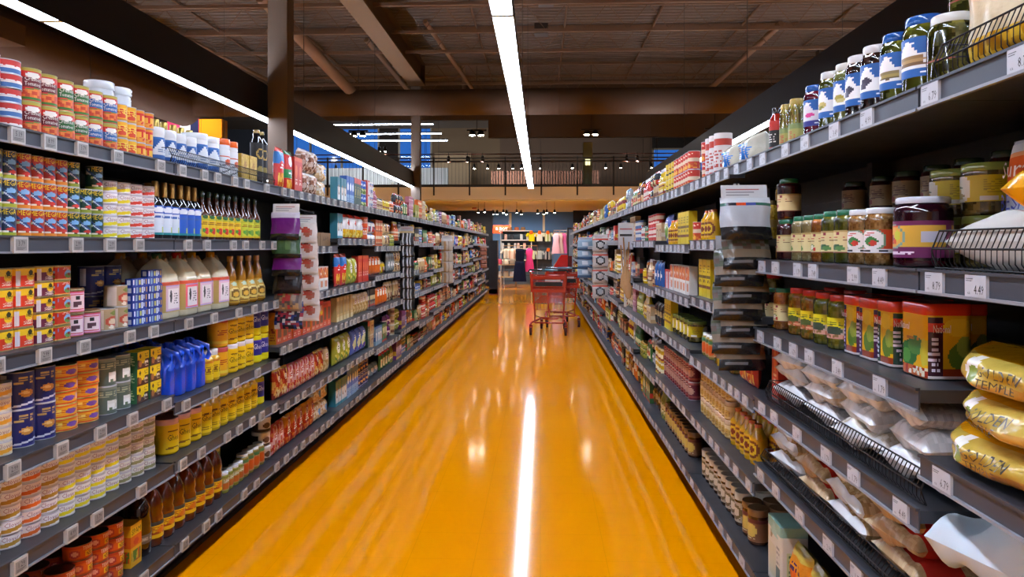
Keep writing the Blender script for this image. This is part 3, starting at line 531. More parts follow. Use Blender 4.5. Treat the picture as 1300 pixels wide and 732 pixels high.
def golden(key, look, seed):
    # a long sack lying on its side: local x runs along the shelf, print on the -Y face
    b = PM()
    def pr(u, v):
        if abs(u) > .78 + .05 * math.sin(7 * v): return hx('#d88c08')
        if v > .88 or v < .08: return hx('#cc9010')
        q = ((u + .42) / .10) ** 2 + ((v - .55) / .34) ** 2
        if q < 1: return hx('#e8e2d8') if ((u + .40) / .07) ** 2 + ((v - .45) / .24) ** 2 > 1 else hx('#8a9a4a')
        return hx('#c4a648') if v > .34 + .08 * math.sin(4 * u) else hx('#c08c3a')
    b.pillow(.50, .080, .28, pr, 60, 24, 'film', .08, seed, belly=.5)
    f = lambda zz, x0: (lambda x, q: b.skin(x + x0, zz + q))
    b.text('GOLDEN', .019, '#3a3018', f(.050, .0), wide=.115); b.text('TEMPLE', .015, '#4a3a1c', f(.028, -.01), wide=.10)
    e = PM(); e.tube([(.23, -.02, .05), (.255, -.06, .06), (.26, -.10, .02), (.255,-.115,-.03)], .008, '#e0d8d4', 'film', 6)
    Proto(key, 'flour_sack', 'sack', look, (.50, .28, .10), [('flour_sack', b), ('tie', e)])
golden('gold1', 'golden flour sack on top of the pile', 41); golden('gold2', 'golden flour sack amid the pile', 43); golden('gold3', 'golden flour sack under the pile', 47)
bag('creambag', 'flour_bag', 'cream flour bag over yellow peas', .25, .32, .14, P('#d9c9a4', ('b', 0, .22, '#c8961c'), G(0, .2, -1, 1, ['#d8a82a', '#b8861c', '#e0b83a'], 9, 4), ('e', .2, .7, .25, .05, '#e8dcc8')), nx=16, ny=18, wr=.16, seed=51)
RJ = lambda a: P('#e0ac1a', ('r', -1, -.3, .05, .95, a), ('t', -.9, -.4, .1, .66, '#d8cce0'), ('r', -1, -.2, .72, .86, '#c83224'), ('r', -.3, 1, .05, .16, '#9a3a1c'), ('e', .4, .35, .5, .2, '#5a7a2a'), ('e', .6, .5, .35, .16, '#8a9a3a'), ('e', .3, .8, .6, .14, '#e8c02a'), ('b', 0, .05, '#d8ccc8'))
def redlid(key, look, a, big=0):
    w_, d_, h_ = (.125, .11, .178) if big else (.095, .09, .17)
    o = rrect(w_, d_, .02, 28, 20, 4)
    b = PM(); fr = P('#e3a91a', ('e', -.3, .34, .62, .2, '#2f6a34'), ('e', .2, .48, .55, .15, '#4a7a3a'), ('e', -.45, .3, .3, .12, '#4e8a3e'), ('e', .75, .4, .2, .22, '#c8b83a'), ('b', 0, .15, '#a8481c'), G(.03, .15, -1, 1, ['#a8301c', '#c8602a', '#e0d0b0'], 6, 2), ('t', -.5, .5, .56, .62, '#b87a1c')) if big else RJ(a)
    b.tower(o, [(1, z) for z in lin(.002, h_ * .86, 44)], fr, 'gloss', bot='#222222', side=RJ(a)); b.tower(o, [(1, h_ * .86), (.92, h_ * .9)], '#d89a1c', 'gloss')
    b.text('National', .018, '#f4e8e0', (lambda x, q: (-.026 * (1 if not big else 1.3) + x, -d_ / 2 - .0012, h_ * .67 + q)), wide=.036 if not big else .04)
    b.text('National', .018, '#f4e8e0', onside(w_ / 2, h_ * .67, -.02, sg=1), wide=.04); b.text('National', .018, '#f4e8e0', onside(w_ / 2, h_ * .67, .02, sg=-1), wide=.04)
    l = PM(); l.tower(o, [(1.0, h_ - .028), (1.02, h_ - .024), (1.02, h_ - .003), (.98, h_)], '#d63a20', 'gloss', top='#c8341c')
    Proto(key, 'pickle_tub', 'jar', look, (w_, d_, h_), [('pickle_tub', b), ('lid', l)])
redlid('natA', 'red lidded pickle tub with purple panel', '#42204a'); redlid('natB', 'red lidded pickle tub with green panel', '#1c3a30'); redlid('natC', 'big mango pickle tub with red lid', '#3a1c2a', 1)
jar('redpickle', 'mixed_pickle_jar', 'mixed pickle jar with red lid', .042, .165, jf(['#b8862a', '#a86a1c', '#8a7a2a', '#c8943a'], 8, 4), P('#e0d21e', ('b', 0, .45, '#c8a88a'), ('e', 0, .35, .4, .22, '#4a5a2a'), ('t', -.5, .5, .6, .8, '#5a6a2a'), G(0, .24, -1, 1, ['#c85a3a', '#e0a07a', '#8a5a2a'], 6, 3), ('r', .6, 1, .1, .9, '#c8c4c0')), '#c8301c', (.2, .58), nz=14, seg=28, lidh=.022)
jar('greenpickle', 'mixed_pickle_jar', 'green chilli pickle jar with red lid', .042, .165, jf(['#7a7c1e', '#8a8a2a', '#686a18', '#98963a'], 7, 6), P('#dcd41e', ('b', 0, .5, '#c8b09a'), ('e', 0, .38, .45, .22, '#3a4a3a'), ('t', -.5, .5, .6, .8, '#5a6a2a'), G(0, .22, -1, 1, ['#b86a4a', '#d8a08a', '#8a6a3a'], 6, 5)), '#c8301c', (.2, .58), nz=14, seg=28, lidh=.022)
def clearbag(key, look, cols, seed, wd=.26, h=.2, t=.075, band=None):
    bag(key, 'lentil_bag', look, wd, h, t, P(cols[0], G(0, 1, -1, 1, cols, 16, seed), ('b', 0, .07, '#d8dadc'), ('b', .93, 1, '#d8dadc'), ('r', -.55, .55, .35, .7, band or cols[1]), ('t', -.45, .45, .4, .65, '#5a74a0' if band else cols[2])), nx=14, ny=12, wr=.34, seed=seed, lie=True)
clearbag('clearA', 'white plastic lentil bag', ['#cccfd0', '#c0c4c6', '#d8dadb', '#c6c8c8'], 61, band='#dfe6ea')
clearbag('clearB', 'greyish plastic lentil bag', ['#9c9a9a', '#a6a4a4', '#908e90', '#b0acaa'], 62)
clearbag('clearC', 'cream plastic bean bag', ['#c8bca8', '#d0c6b4', '#bcae96', '#d8d0c4'], 63)
clearbag('beanbag', 'clear bag of tan beans', ['#b09468', '#a0845a', '#c0a47a', '#98784e'], 64)
bag('redlabelbag', 'bean_packet', 'tan bean packet with red header', .24, .2, .07, P('#b89a6c', G(0, 1, -1, 1, ['#b89a72', '#b09068', '#c4aa80'], 18, 3), ('b', .16, .58, '#b42c22'), ('r', -.3, .3, .3, .4, '#e0c8b0'), ('t', -.5, .5, .42, .54, '#d8a090'), ('b', .9, 1, '#d8ccb8')), nx=14, ny=14, wr=.3, seed=65, lie=True)
bag('tanstrip', 'bean_packet', 'brown bean packet with tan edge', .24, .2, .07, P('#8a5034', ('b', .4, .6, '#c89a5a'), ('b', .6, .9, '#a83424'), ('b', .9, 1, '#d0b890')), nx=14, ny=14, wr=.3, seed=66, lie=True)
bag('whitesack', 'sugar_sack', 'crumpled white sack on the low shelf', .36, .30, .17, P('#c6d4de', ('e', .1, .3, .1, .1, '#b0bcc0')), nx=36, ny=34, wr=.42, seed=67, lie=True, cat='sack', m='matte')
bag('greysack', 'rice_sack', 'blue grey sack with green leaf print', .34, .34, .12, P('#6a7684', ('e', .1, .35, .3, .1, '#4a5a1c'), ('e', -.1, .3, .16, .1, '#6a7a2a'), ('t', -.4, .1, .6, .75, '#3a4450')), nx=20, ny=18, wr=.22, seed=68, lie=True, cat='sack', m='matte')
jar('creamjar', 'puree_jar', 'small cream jar with pale lid', .031, .088, '#b89060', P('#d8bc84', ('b', .6, 1, '#e0c898'), ('e', 0, .4, .5, .3, '#c8a050'), ('t', -.5, .5, .2, .5, '#8a5a2a')), '#d8b898', (.1, .74), neck=.95, lidr=1.02, shoulder=.82, glass=False, nz=6, seg=18, foodm='gloss')
bottle('mustard', 'mustard_bottle', 'yellow bottle with orange cap', .036, .165, [(.95, 0), (1, .03), (1, .66), (.6, .8), (.4, .95)], '#d8a41c', '#d86a1c', P('#d8a01c', ('e', 0, .5, .66, .4, '#7a3a1c'), ('e', 0, .5, .46, .28, '#e0b82a'), ('e', 0, .5, .26, .14, '#7a2a1c')), (.1, .66), caph=.03, capr=.016, seg=18)
jar('whitelid', 'coffee_jar', 'brown jar with white lid', .04, .15, '#4a3424', P('#b8a894', ('e', -.1, .5, .6, .36, '#6a5a34'), ('e', -.1, .5, .4, .22, '#d8ccb8'), ('t', -.5, .5, .1, .2, '#3a2a1c')), '#d2d2c8', (.12, .7), neck=.98, lidr=1.03, shoulder=.8, lidh=.034, glass=False, nz=8, seg=20)
jar('brownlid', 'coffee_jar', 'brown jar with bronze lid', .042, .15, '#4a2a1c', P('#8a5a3a', ('e', 0, .5, .5, .3, '#d8b85a'), ('t', -.5, .5, .12, .24, '#e0d0a8'), ('b', .85, 1, '#6a2a2a')), '#8a6a4a', (.1, .72), neck=.98, lidr=1.03, shoulder=.8, lidh=.03, glass=False, nz=8, seg=20)
carton('cornflour', 'flour_carton', 'white and green flour carton', .155, .10, .235, P('#d0ccbe', ('b', .86, 1, '#8ab4a4'), ('m', 0, .78, .6, .2, '#9ac0b4'), ('r', -.75, .3, .1, .6, '#c8c4a8'), ('e', -.4, .74, .16, .05, '#8a7a4a'), ('r', .3, .9, .14, .34, '#4a6a6a'), ('t', .35, .85, .36, .66, '#8a8a80'), ('b', 0, .05, '#b8b4a8')),
    side=P('#cfcabc', ('b', .86, 1, '#8ab0a0'), ('r', -.6, .3, .1, .62, '#b8c08a'), ('t', -.5, .25, .12, .6, '#4a6a34'), ('r', .5, .9, .12, .3, '#b8b0a0')), rad=.008)
bag('frysack', 'cracker_bag', 'orange and yellow cracker bag', .17, .2, .08, P('#d88a2a', ('b', .84, 1, '#c8b04a'), ('e', -.2, .5, .4, .18, '#d8602a'), ('t', -.5, .6, .6, .76, '#4a2a5a'), G(.04, .34, -.9, .9, ['#d8a83a', '#c87a2a', '#e8c86a'], 5, 2)), seed=71)
bag('produce', 'salad_bag', 'clear bag of pale green bits', .2, .13, .1, P('#b8b89a', G(0, 1, -1, 1, ['#a8a87a', '#c8c8b0', '#8a9a6a', '#d8d8c8'], 5, 3)), seed=73, wr=.25)
bag('bluetext', 'bread_bag', 'clear bag with blue lettering', .24, .14, .12, P('#c0bca8', ('t', -.8, .8, .3, .75, '#2a7ad0'), ('r', -.7, -.5, .25, .8, '#2a74c8'), ('r', -.2, 0, .25, .8, '#2a74c8'), ('r', .3, .5, .25, .8, '#2a74c8'), ('b', 0, .14, '#b8a85a')), seed=75, wr=.18)
can('canister', 'salt_canister', 'tall white and red canister', .045, .225, P('#d8d0cc', ('b', .72, .9, '#b8341f'), ('b', .9, 1, '#dcd8d4'), ('t', -.6, .6, .2, .62, '#b84a3a'), ('b', .1, .16, '#b8341f')), nz=12, seg=20, ztop='#e0dcd8')
can('redsoup', 'soup_can', 'red can with pale band', .037, .11, P('#c8301f', ('b', .4, .62, '#e0c8a8'), ('t', -.6, .6, .7, .9, '#f0d8b8'), G(.06, .36, -.8, .8, ['#d8701f', '#c8481c', '#e8a83a'], 5, 4)), nz=9, seg=18)
can('yellowtin', 'coffee_can', 'yellow tin with black stripe', .05, .11, P('#d8b81c', ('b', .3, .42, '#2a2418'), ('t', -.6, .6, .55, .75, '#8a3a1c'), ('b', 0, .12, '#c8a81c')), nz=9, seg=18, ztop='#d8c02a')
can('burg', 'bean_can', 'burgundy bean can', .036, .105, P('#6a1a2c', ('e', 0, .5, .5, .2, '#b88a7a'), ('t', -.6, .6, .66, .82, '#d8b8a8'), ('b', .9, 1, '#a85a5a'), ('b', .12, .26, '#a04a44')), nz=8, seg=18)
bag('chipstand', 'snack_pouch', 'tall orange snack pouch', .13, .22, .05, P('#d8802a', ('e', 0, .6, .5, .18, '#c83a1c'), ('t', -.5, .5, .56, .66, '#f0e0b8'), G(.05, .35, -.8, .8, ['#e8a83a', '#c8581c', '#f0c86a'], 5, 5), ('b', .9, 1, '#c8a02a')), seed=77)
carton('yellowbox', 'soup_box', 'yellow box with brown bars', .085, .05, .2, P('#d8bc14', ('b', .5, .58, '#5a3a1c'), ('b', .22, .32, '#6a2a2a'), ('t', -.7, .7, .64, .86, '#6a4a1c'), ('t', -.7, .7, .36, .48, '#5a3a1c')), side=P('#c8ac14'))
# ---- small goods of the far bays, one mesh each
RG = random.Random(7)
FAR = []
PALET = [('#c8322a', '#e8d8c8', '#e0a02a', 'red'), ('#d8641f', '#f0dcb8', '#8a3a1c', 'orange'), ('#d8b41c', '#8a3a2a', '#f0e8c8', 'yellow'), ('#c8a878', '#7a4a34', '#e0d0b0', 'tan'), ('#3a6a3a', '#e0d8a0', '#c83a2a', 'green'),
         ('#2a5a9a', '#e0e4e8', '#d8b03a', 'blue'), ('#d4d0c8', '#b83a34', '#4a6a9a', 'white'), ('#5a3424', '#d8b88a', '#c86a2a', 'brown'), ('#6a2a6a', '#e0c8d8', '#d8b03a', 'purple'), ('#8a8e8a', '#e8e4dc', '#4a4a4e', 'grey'), ('#b8707e', '#f0e0e0', '#8a3a4a', 'pink'), ('#7a9ab0', '#e8ece8', '#3a5a8a', 'pale blue'), ('#9a9a3a', '#e8e0b0', '#4a5a24', 'olive'), ('#2c2a2c', '#c8b888', '#b83a2a', 'black')]
ACC = ['pale', 'striped', 'dotted']
def farpr(a, b_, c_, k):
    q = RG.uniform(.4, .7)
    if k == 0: return P(a, ('e', 0, q, .6, .16, b_), ('b', 0, .12, c_), ('t', -.6, .6, .2, .38, b_)), 'with %s oval'
    if k == 1: return P(a, ('b', q, q + .2, b_), ('b', .1, .2, c_), ('t', -.7, .7, .25, .4, b_)), 'with %s band'
    if k == 2: return P(a, G(.06, .45, -.9, .9, [a, b_, c_], 4, RG.randint(1, 99)), ('b', .82, .94, c_), ('t', -.6, .6, .55, .76, b_)), 'with %s food picture'
    return P(a, ('r', -.6, .6, .2, .62, b_), ('e', 0, .4, .35, .13, c_), ('b', .88, 1, c_)), 'with %s panel'
NAMECOL = {'#e8d8c8': 'cream', '#f0dcb8': 'cream', '#8a3a2a': 'rust', '#7a4a34': 'brown', '#e0d8a0': 'cream', '#e0e4e8': 'white', '#b83a34': 'red', '#d8b88a': 'tan', '#e0c8d8': 'pink', '#e8e4dc': 'white', '#f0e0e0': 'white', '#e8ece8': 'white', '#e8e0b0': 'cream', '#c8b888': 'tan'}
FARKIND = {}
BOXN = ('cracker_box', 'tea_carton', 'macaroni_box', 'soup_carton', 'cookie_box', 'cake_mix_box', 'couscous_box'); POUN = ('crisp_pouch', 'nut_pouch', 'candy_pouch', 'rice_pouch', 'sauce_pouch'); PACN = ('lentil_packet', 'noodle_packet', 'spice_packet', 'biscuit_packet', 'flour_packet'); CANN = ('pea_can', 'tomato_soup_can', 'chickpea_can', 'peach_can'); JARN = ('jam_jar', 'salsa_jar', 'honey_jar')
def fargoods():
    for i, (a, b_, c_, nm) in enumerate(PALET):
        wgt = {'pink': 1, 'purple': 1, 'white': 2, 'blue': 2, 'pale blue': 1, 'tan': 5, 'brown': 5, 'olive': 4, 'yellow': 4, 'red': 4, 'orange': 3, 'black': 3, 'grey': 3, 'green': 3}[nm]
        for k, form in enumerate(('box', 'can', 'jar', 'pouch', 'bottle', 'packet')):
            pr, dsc = farpr(a, b_, c_, (i + k) % 4); d = dsc % NAMECOL[b_]; key = 'far_%s_%d' % (form, i)
            if form == 'box':
                h = RG.choice((.13, .18, .21, .1)); carton(key, BOXN[i % 7], '%s box %s' % (nm, d), RG.choice((.07, .09, .12)), .05, h, pr, side=P(a, ('b', .2, .5, c_)), nx=5, ny=2, nz=9)
            elif form == 'can': can(key, CANN[i % 4], '%s can %s' % (nm, d), .036, .105, pr, seg=12, nz=7, parts=False)
            elif form == 'jar': jar(key, JARN[i % 3], '%s jar %s' % (nm, d), .036, .13, a, pr, RG.choice(('#d8d8d0', '#c8302a', '#b8903a', '#2a4a3a')), parts=False, glass=False, seg=12, nz=5, foodm='gloss')
            elif form == 'pouch': bag(key, POUN[i % 5], '%s pouch %s' % (nm, d), .12, RG.choice((.18, .21)), .05, pr, nx=6, ny=9, seed=i, cat='pouch')
            elif form == 'bottle': bottle(key, 'sauce_bottle', '%s sauce bottle %s' % (nm, d), .031, .215, [(.9, 0), (1, .03), (1, .6), (.5, .78), (.4, .96)], a, RG.choice(('#c83a2a', '#d8d8d8', '#2a2a2a', '#d8b02a')), pr, (.1, .58), seg=12, caph=.025, capr=.014, parts=False)
            else: bag(key, PACN[i % 5], '%s packet %s' % (nm, d), .15, .12, .07, pr, nx=6, ny=7, seed=i + 30, cat='packet')
            FARKIND.setdefault(form, []).extend([key] * wgt); FAR.append(key)
fargoods()
# ------------------------------------------------------------------ the hall
def quad(pm, a, b, c, d, col, m): i = len(pm.v); pm.v += [a, b, c, d]; pm.face((i, i + 1, i + 2, i + 3), col, m)
q = PM(); quad(q, (-16, -5, 0), (13, -5, 0), (13, 36, 0), (-16, 36, 0), '#e89000', 'orange_floor'); structure('floor', q)
BR = '#5a524c'; BR2 = '#4a3b32'; DK = '#2a2624'
def ceiling():
    root = PM(); n = 0; y = -5.0; zz = 7.0
    while y < 34.0:                                      # corrugated steel deck, ribs across the aisles
        for ya, za, yb, zb in ((y, zz, y + .09, zz), (y + .09, zz, y + .12, zz + .05), (y + .12, zz + .05, y + .19, zz + .05), (y + .19, zz + .05, y + .22, zz)):
            quad(root, (-16, ya, za), (-16, yb, zb), (13, yb, zb), (13, ya, za), BR, 'matte')
        y += .22
    o = structure('ceiling', root)
    web = PM(); web.tube([(-.45, 0, .58), (0, 0, .02), (.45, 0, .58)], .012, '#5c4c40', 'matte', 5); wm = web.mesh('web')
    ch = PM()
    for z in (0, .58): ch.box(-13.8, 12.8, -.035, .035, z - .035, z + .035, '#665446', 'matte')
    cm = ch.mesh('chord')
    for d, z in ((8.2, 6.35), (10.4, 6.35), (12.5, 6.35), (14.6, 6.35), (16.5, 6.35), (18.2, 6.35), (21.6, 6.3), (23.4, 6.35)):
        j = obj('joist', cm, o, (0, d, z))
        for i in range(28): obj('web', wm, j, (-12.9 + .93 * i, 0, 0))
    for x in (-8.2, -6.1, -1.6, .6, 2.8, 5.0, 7.2, 9.4):
        p = PM(); p.tube([(x, 6, 6.93), (x, 24, 6.93)], .03, '#5c4c40', 'matte', 5); obj('bridging_bar', p, o)
    g = PM(); g.box(-3.72, -3.28, -5, 20.5, 6.58, 6.62, '#54463c', 'matte'); g.box(-3.72, -3.28, -5, 20.5, 6.0, 6.05, '#64523f', 'matte'); g.box(-3.6, -3.4, -5, 20.5, 6.05, 6.58, '#4c3f36', 'matte'); g.box(-3.72, -3.28, 20.48, 20.52, 6, 6.62, '#463a32', 'matte'); obj('girder', g, o)
    for a, b, r in (((-6.1, 15.6, 6.9), (-5.0, 21.0, 5.4), .15), ((-4.6, 19, 6.9), (-3.7, 22.0, 5.8), .07), ((-2.8, 17.5, 6.9), (-1.9, 22.0, 6.0), .06), ((5.9, 18.0, 6.9), (4.9, 22, 6.0), .08), ((-9.4, 17, 6.9), (-7.3, 22, 6.0), .05), ((-2.3, 21.9, 5.9), (-2.35, 22, 7.0), .06)):
        p = PM(); p.tube([a, b], r, '#7a6554', 'matte', 10); obj('brace', p, o)
    for x, y, z in ((.02, 17.2, 6.45), (.12, 15.2, 6.5)):
        p = PM(); p.box(x - .16, x + .16, y - .16, y + .16, z, z + .24, '#241c18', 'dark_metal'); obj('speaker_box', p, o)
    du = PM(); du.tube([(-10.2, 20, 5.43), (13, 20, 5.43)], .36, '#54453a', 'matte', 24); obj('duct', du, o)
    for x in (-6.5, -3, .5, 4, 7.5, 11):
        p = PM(); p.tube([(x + .37 * 0, 20 + .368 * math.cos(t), 5.43 + .368 * math.sin(t)) for t in lin(0, 2 * PI, 20)[:-1]], .008, '#5a4436', 'matte', 5, True); obj('duct_seam', p, o)
    lg = PM(); lg.tube([(-10.1, -5, 5.35), (-10.1, 20.2, 5.35)], .5, '#52433a', 'matte', 20); lg.box(-10.0, -8.9, 4, 12.2, 4.9, 5.25, '#544438', 'matte'); obj('duct', lg, o)
ceiling()
def column(x, y, w_, top):
    p = PM(); p.box(x - w_ / 2, x + w_ / 2, y - w_ / 2, y + w_ / 2, 0, top, '#64584e', 'plaster'); p.box(x - w_ / 2 - .05, x + w_ / 2 + .05, y - w_ / 2 - .05, y + w_ / 2 + .05, 0, .1, '#3a3634', 'plaster')
    structure('column', p)
column(-3.48, 9.6, .26, 7); column(-3.6, 20.9, .26, 7); column(8.0, 20.9, .28, 7)
for nm, a, b, col in (('wall_left', (-16, -5), (-16, 36), BR2), ('wall_right', (13, -5), (13, 36), BR2), ('wall_front', (-16, -5), (13, -5), '#a89a8a')):
    p = PM(); quad(p, (*a, 0), (*b, 0), (*b, 8), (*a, 8), col, 'plaster'); structure(nm, p)
# brown bulkhead along the neighbouring aisles, with its wavy lower edge
p = PM(); pts = [-5 + i * .6 for i in range(43)]
for a, b in zip(pts, pts[1:]):
    za = 3.9 + .10 * math.sin(a * .8) + max(0, a - 14) * .10; zb = 3.9 + .10 * math.sin(b * .8) + max(0, b - 14) * .10
    quad(p, (-10.6, a, za), (-10.6, b, zb), (-10.6, b, 7), (-10.6, a, 7), BR2, 'plaster'); quad(p, (-10.6, a, za), (-10.75, a, za), (-10.75, b, zb), (-10.6, b, zb), BR2, 'plaster')
structure('wall_bulkhead', p)
# mezzanine: beige fascia, soffit, railing, back wall with blue windows
BG = '#f0e8d8'
p = PM(); p.box(-16, 13, 24, 24.2, 2.99, 3.41, BG, 'plaster'); p.box(-16, 13, 24.2, 34, 2.95, 3.0, '#eef0e0', 'plaster'); p.box(-16, 13, 24.2, 34, 3.36, 3.4, '#5a5048', 'plaster'); structure('trim_fascia', p)
p = PM(); p.box(-14, 13, 32, 32.2, 0, 2.95, '#5478a4', 'plaster'); wb = structure('wall_back', p)
for x in (-1.32, .15):
    p = PM(); p.box(x - .05, x + .05, 31.93, 32.0, 0, 2.9, '#c8c0a8', 'plaster'); obj('wall_strip', p, wb)
for x0, x1 in ((-14, -1.72), (1.18, 13)):
    p = PM(); p.box(x0, x1, 26, 26.2, 0, 2.72, '#16161a', 'plaster'); structure('wall_partition', p)
# upper storey wall with window openings
p = PM(); YB = 34.0
for x0, x1, z0, z1, col in ((-16, -12.5, 3.4, 8, '#2e3440'), (-12.5, -7.6, 3.4, 4.9, '#4a443e'), (-12.5, 6.5, 7.25, 8, DK), (-7.6, -6.7, 3.4, 8, '#241f1d'), (-6.7, -5.1, 3.4, 4.6, '#9aa0a4'), (-5.1, -1.9, 3.4, 8, '#6a5a48'), (-1.9, 5.2, 3.4, 8, '#5a4a40'), (5.2, 9.2, 3.4, 4.9, '#5a4a40'), (9.2, 13, 3.4, 8, DK), (5.2, 9.2, 6.0, 8, DK)):
    p.box(x0, x1, YB, YB + .2, z0, z1, col, 'plaster')
wu = structure('wall_upper', p)
p = PM(); p.box(-9.3, -1.75, 24.3, 24.5, 5.70, 8, '#4a3e36', 'plaster'); p.box(-1.75, 13, 24.3, 24.5, 5.09, 8, '#4a3e36', 'plaster'); p.box(-16, -9.3, 24.5, 24.6, 6.3, 8, '#2c2622', 'plaster'); structure('wall_header', p)
def window(n, x0, x1, z0, z1, bars):
    f = PM()
    for a, b, c, d in ((x0, x1, z0, z0 + .08), (x0, x1, z1 - .08, z1), (x0, x0 + .08, z0, z1), (x1 - .08, x1, z0, z1)): f.box(a, b, YB - .06, YB + .02, c, d, '#8a8478', 'dark_metal')
    o = structure('window_%d' % n, f)
    for x in bars: f = PM(); f.box(x - .05, x + .05, YB - .05, YB + .03, z0, z1, '#7a746a', 'dark_metal'); obj('mullion', f, o)
    g = PM(); g.box(x0 + .05, x1 - .05, YB + .05, YB + .06, z0, z1, '#ffffff', 'clear_glass'); obj('pane', g, o)
window(1, -12.5, -7.6, 4.9, 7.25, [-10.9, -9.4]); window(2, -6.7, -5.1, 4.6, 7.25, []); window(3, 5.2, 9.2, 4.9, 6.0, [6.6])
p = PM(); p.box(-4.9, -3.2, 33.4, 33.9, 3.4, 5.75, '#8a7860', 'plaster'); structure('wall_stair_box', p)
p = PM()
for i in range(120): p.box(-12.5 + i * .075, -12.46 + i * .075, 27.4, 27.46, 3.42, 4.42, '#b8c0c8', 'plaster')
p.box(-12.5, -3.5, 27.46, 27.5, 3.42, 4.42, '#8e979e', 'plaster'); structure('wall_slatted', p)
p = PM()
for i in range(40): p.box(-2.0 + i * .11, -1.95 + i * .11, 29.4, 29.45, 3.42, 4.5, '#5a3c30', 'plaster')
p.box(-2.0, 2.4, 29.45, 29.5, 3.42, 4.5, '#3c2a24', 'plaster'); structure('wall_brown_slats', p)
def railing():
    r = thing('balcony_railing', 'dark metal railing along the edge of the upper floor', 'railing', (0, 24.05, 3.41))
    b = PM(); b.box(-13.8, 12.8, -.03, .03, 0, .09, '#2c2c30'); obj('bottom_rail', b, r)
    for z in (.86, .96): b = PM(); b.box(-13.8, 12.8, -.02, .02, z - .02, z + .02, '#2c2a2c', 'dark_metal'); obj('top_rail', b, r)
    po = PM(); po.box(-.025, .025, -.08, -.03, -.28, 1.0, '#26262a', 'dark_metal'); pm_ = po.mesh('post'); ba = PM(); ba.tube([(0, 0, .09), (0, 0, .88)], .006, '#2a2a2c', 'dark_metal', 4); bm_ = ba.mesh('baluster')
    for i in range(22): obj('post', pm_, r, (-13.06 + 1.19 * i, 0, 0))
    for i in range(222): obj('baluster', bm_, r, (-13.06 + .119 * i, 0, 0))
railing()
def lamp_rails():
    for k, (y, z, lab) in enumerate(((25.3, 4.66, 'thin rusty lamp rail, upper of two above the railing'), (25.0, 4.36, 'thin rusty lamp rail, lower of two above the railing'), (28.4, 4.75, 'thin rusty lamp rail deep behind the railing'))):
        b = PM(); b.tube([(-9.5, y, z), (9.5, y, z)], .02, '#5a342c', 'dark_metal', 6)
        for x in (-8, -4, 0, 4, 8): b.tube([(x, y, z), (x, y, 7.03)], .008, '#3a2a26', 'dark_metal', 4)
        tag(obj('lamp_rail', b), lab, 'rail')
lamp_rails()
ORD = ['first', 'second', 'third', 'fourth', 'fifth', 'sixth', 'seventh', 'eighth', 'ninth', 'tenth', 'eleventh', 'twelfth', 'thirteenth', 'fourteenth', 'fifteenth', 'sixteenth', 'seventeenth', 'eighteenth', 'nineteenth', 'twentieth', 'twenty-first', 'twenty-second', 'twenty-third', 'twenty-fourth', 'twenty-fifth', 'twenty-sixth', 'twenty-seventh', 'twenty-eighth', 'twenty-ninth', 'thirtieth', 'thirty-first', 'thirty-second', 'thirty-third', 'thirty-fourth']
sb = PM(); sb.tower(circle(1, 10), [(.045, -.02), (.06, .03), (.05, .12), (.02, .15)], '#1c1a1a', 'dark_metal', top='#1c1a1a'); sb.tube([(0, 0, .14), (0, .02, .26)], .01, '#1c1a1a', 'dark_metal', 5)
sl = PM(); sl.tower(circle(1, 10), [(.045, -.022), (.03, -.035)], '#fff3dc', 'spot_glow', bot='#fff3dc')
SB, SL = sb.mesh('spot_lamp'), sl.mesh('bulb')
def spot(px, py, d, k, lab, group, sc=1.0):
    x = (px - 686) / F * d; z = EYE + (312 - py) / F * d
    o = tag(obj('spot_lamp', SB, None, (x, d, z)), lab, 'lamp', group); obj('bulb', SL, o); o.scale = (sc, sc, sc)
    if group in LIT:
        l = bpy.data.lights.new('spot_lamp_light', 'SPOT'); l.energy = LIT[group]; l.color = (1, .96, .9); l.spot_size = 2.2; l.spot_blend = .6; l.shadow_soft_size = .05
        lo = bpy.data.objects.new('spot_lamp_light', l); C.objects.link(lo); lo.parent = o; lo.location = (0, -.02, -.06); lo.rotation_euler = ((.7, .5)[n % 2] if 'soffit' in group else 1.45, 0, 0)
    if 'soffit' in group:
        t_ = PM(); t_.tube([(0, .02, .25), (0, .02, (2.955 - z) / sc)], .008, '#2a2826', 'dark_metal', 5); obj('stem', t_, o)
LIT = {'spotlights under the soffit': DEPT, 'spotlights on the lower rail': 80, 'spotlights on the upper rail': 80, 'spotlights on the deep rail': 70}
n = 0
for px in (369, 385, 470, 569, 593, 612.6, 795, 808, 856):
    spot(px, 203, 25, n, 'lit black spotlight, %s from the column end of the lower rail' % ORD[n], 'spotlights on the lower rail'); n += 1
n = 0
for px in (442.5, 467, 480, 487.5):
    spot(px, 190.5, 25.3, n, 'lit black spotlight, %s on the upper rail' % ORD[n], 'spotlights on the upper rail'); n += 1
n = 0
for px in (407, 424, 462.5, 504, 602, 619, 633, 651, 662, 686.5, 726.5, 768.5, 787.6, 826, 853):
    spot(px, 212.8, 28.4, n, 'lit black spotlight, %s along the rail deep behind the railing' % ORD[n], 'spotlights on the deep rail'); n += 1
n = 0
for px, py in ((607, 269), (615, 268.5), (626, 271), (631, 271), (639, 269.5), (643, 271), (656, 269.5), (661.5, 271), (682.5, 270), (690.5, 271), (694, 269.5), (704, 269.6)):
    spot(px, py, 24.6 if py < 269.7 else 29.6, n, 'small bright spotlight under the soffit, %s from the dark wall' % ORD[n], 'spotlights under the soffit', .72 if py < 269.7 else 1.0); n += 1
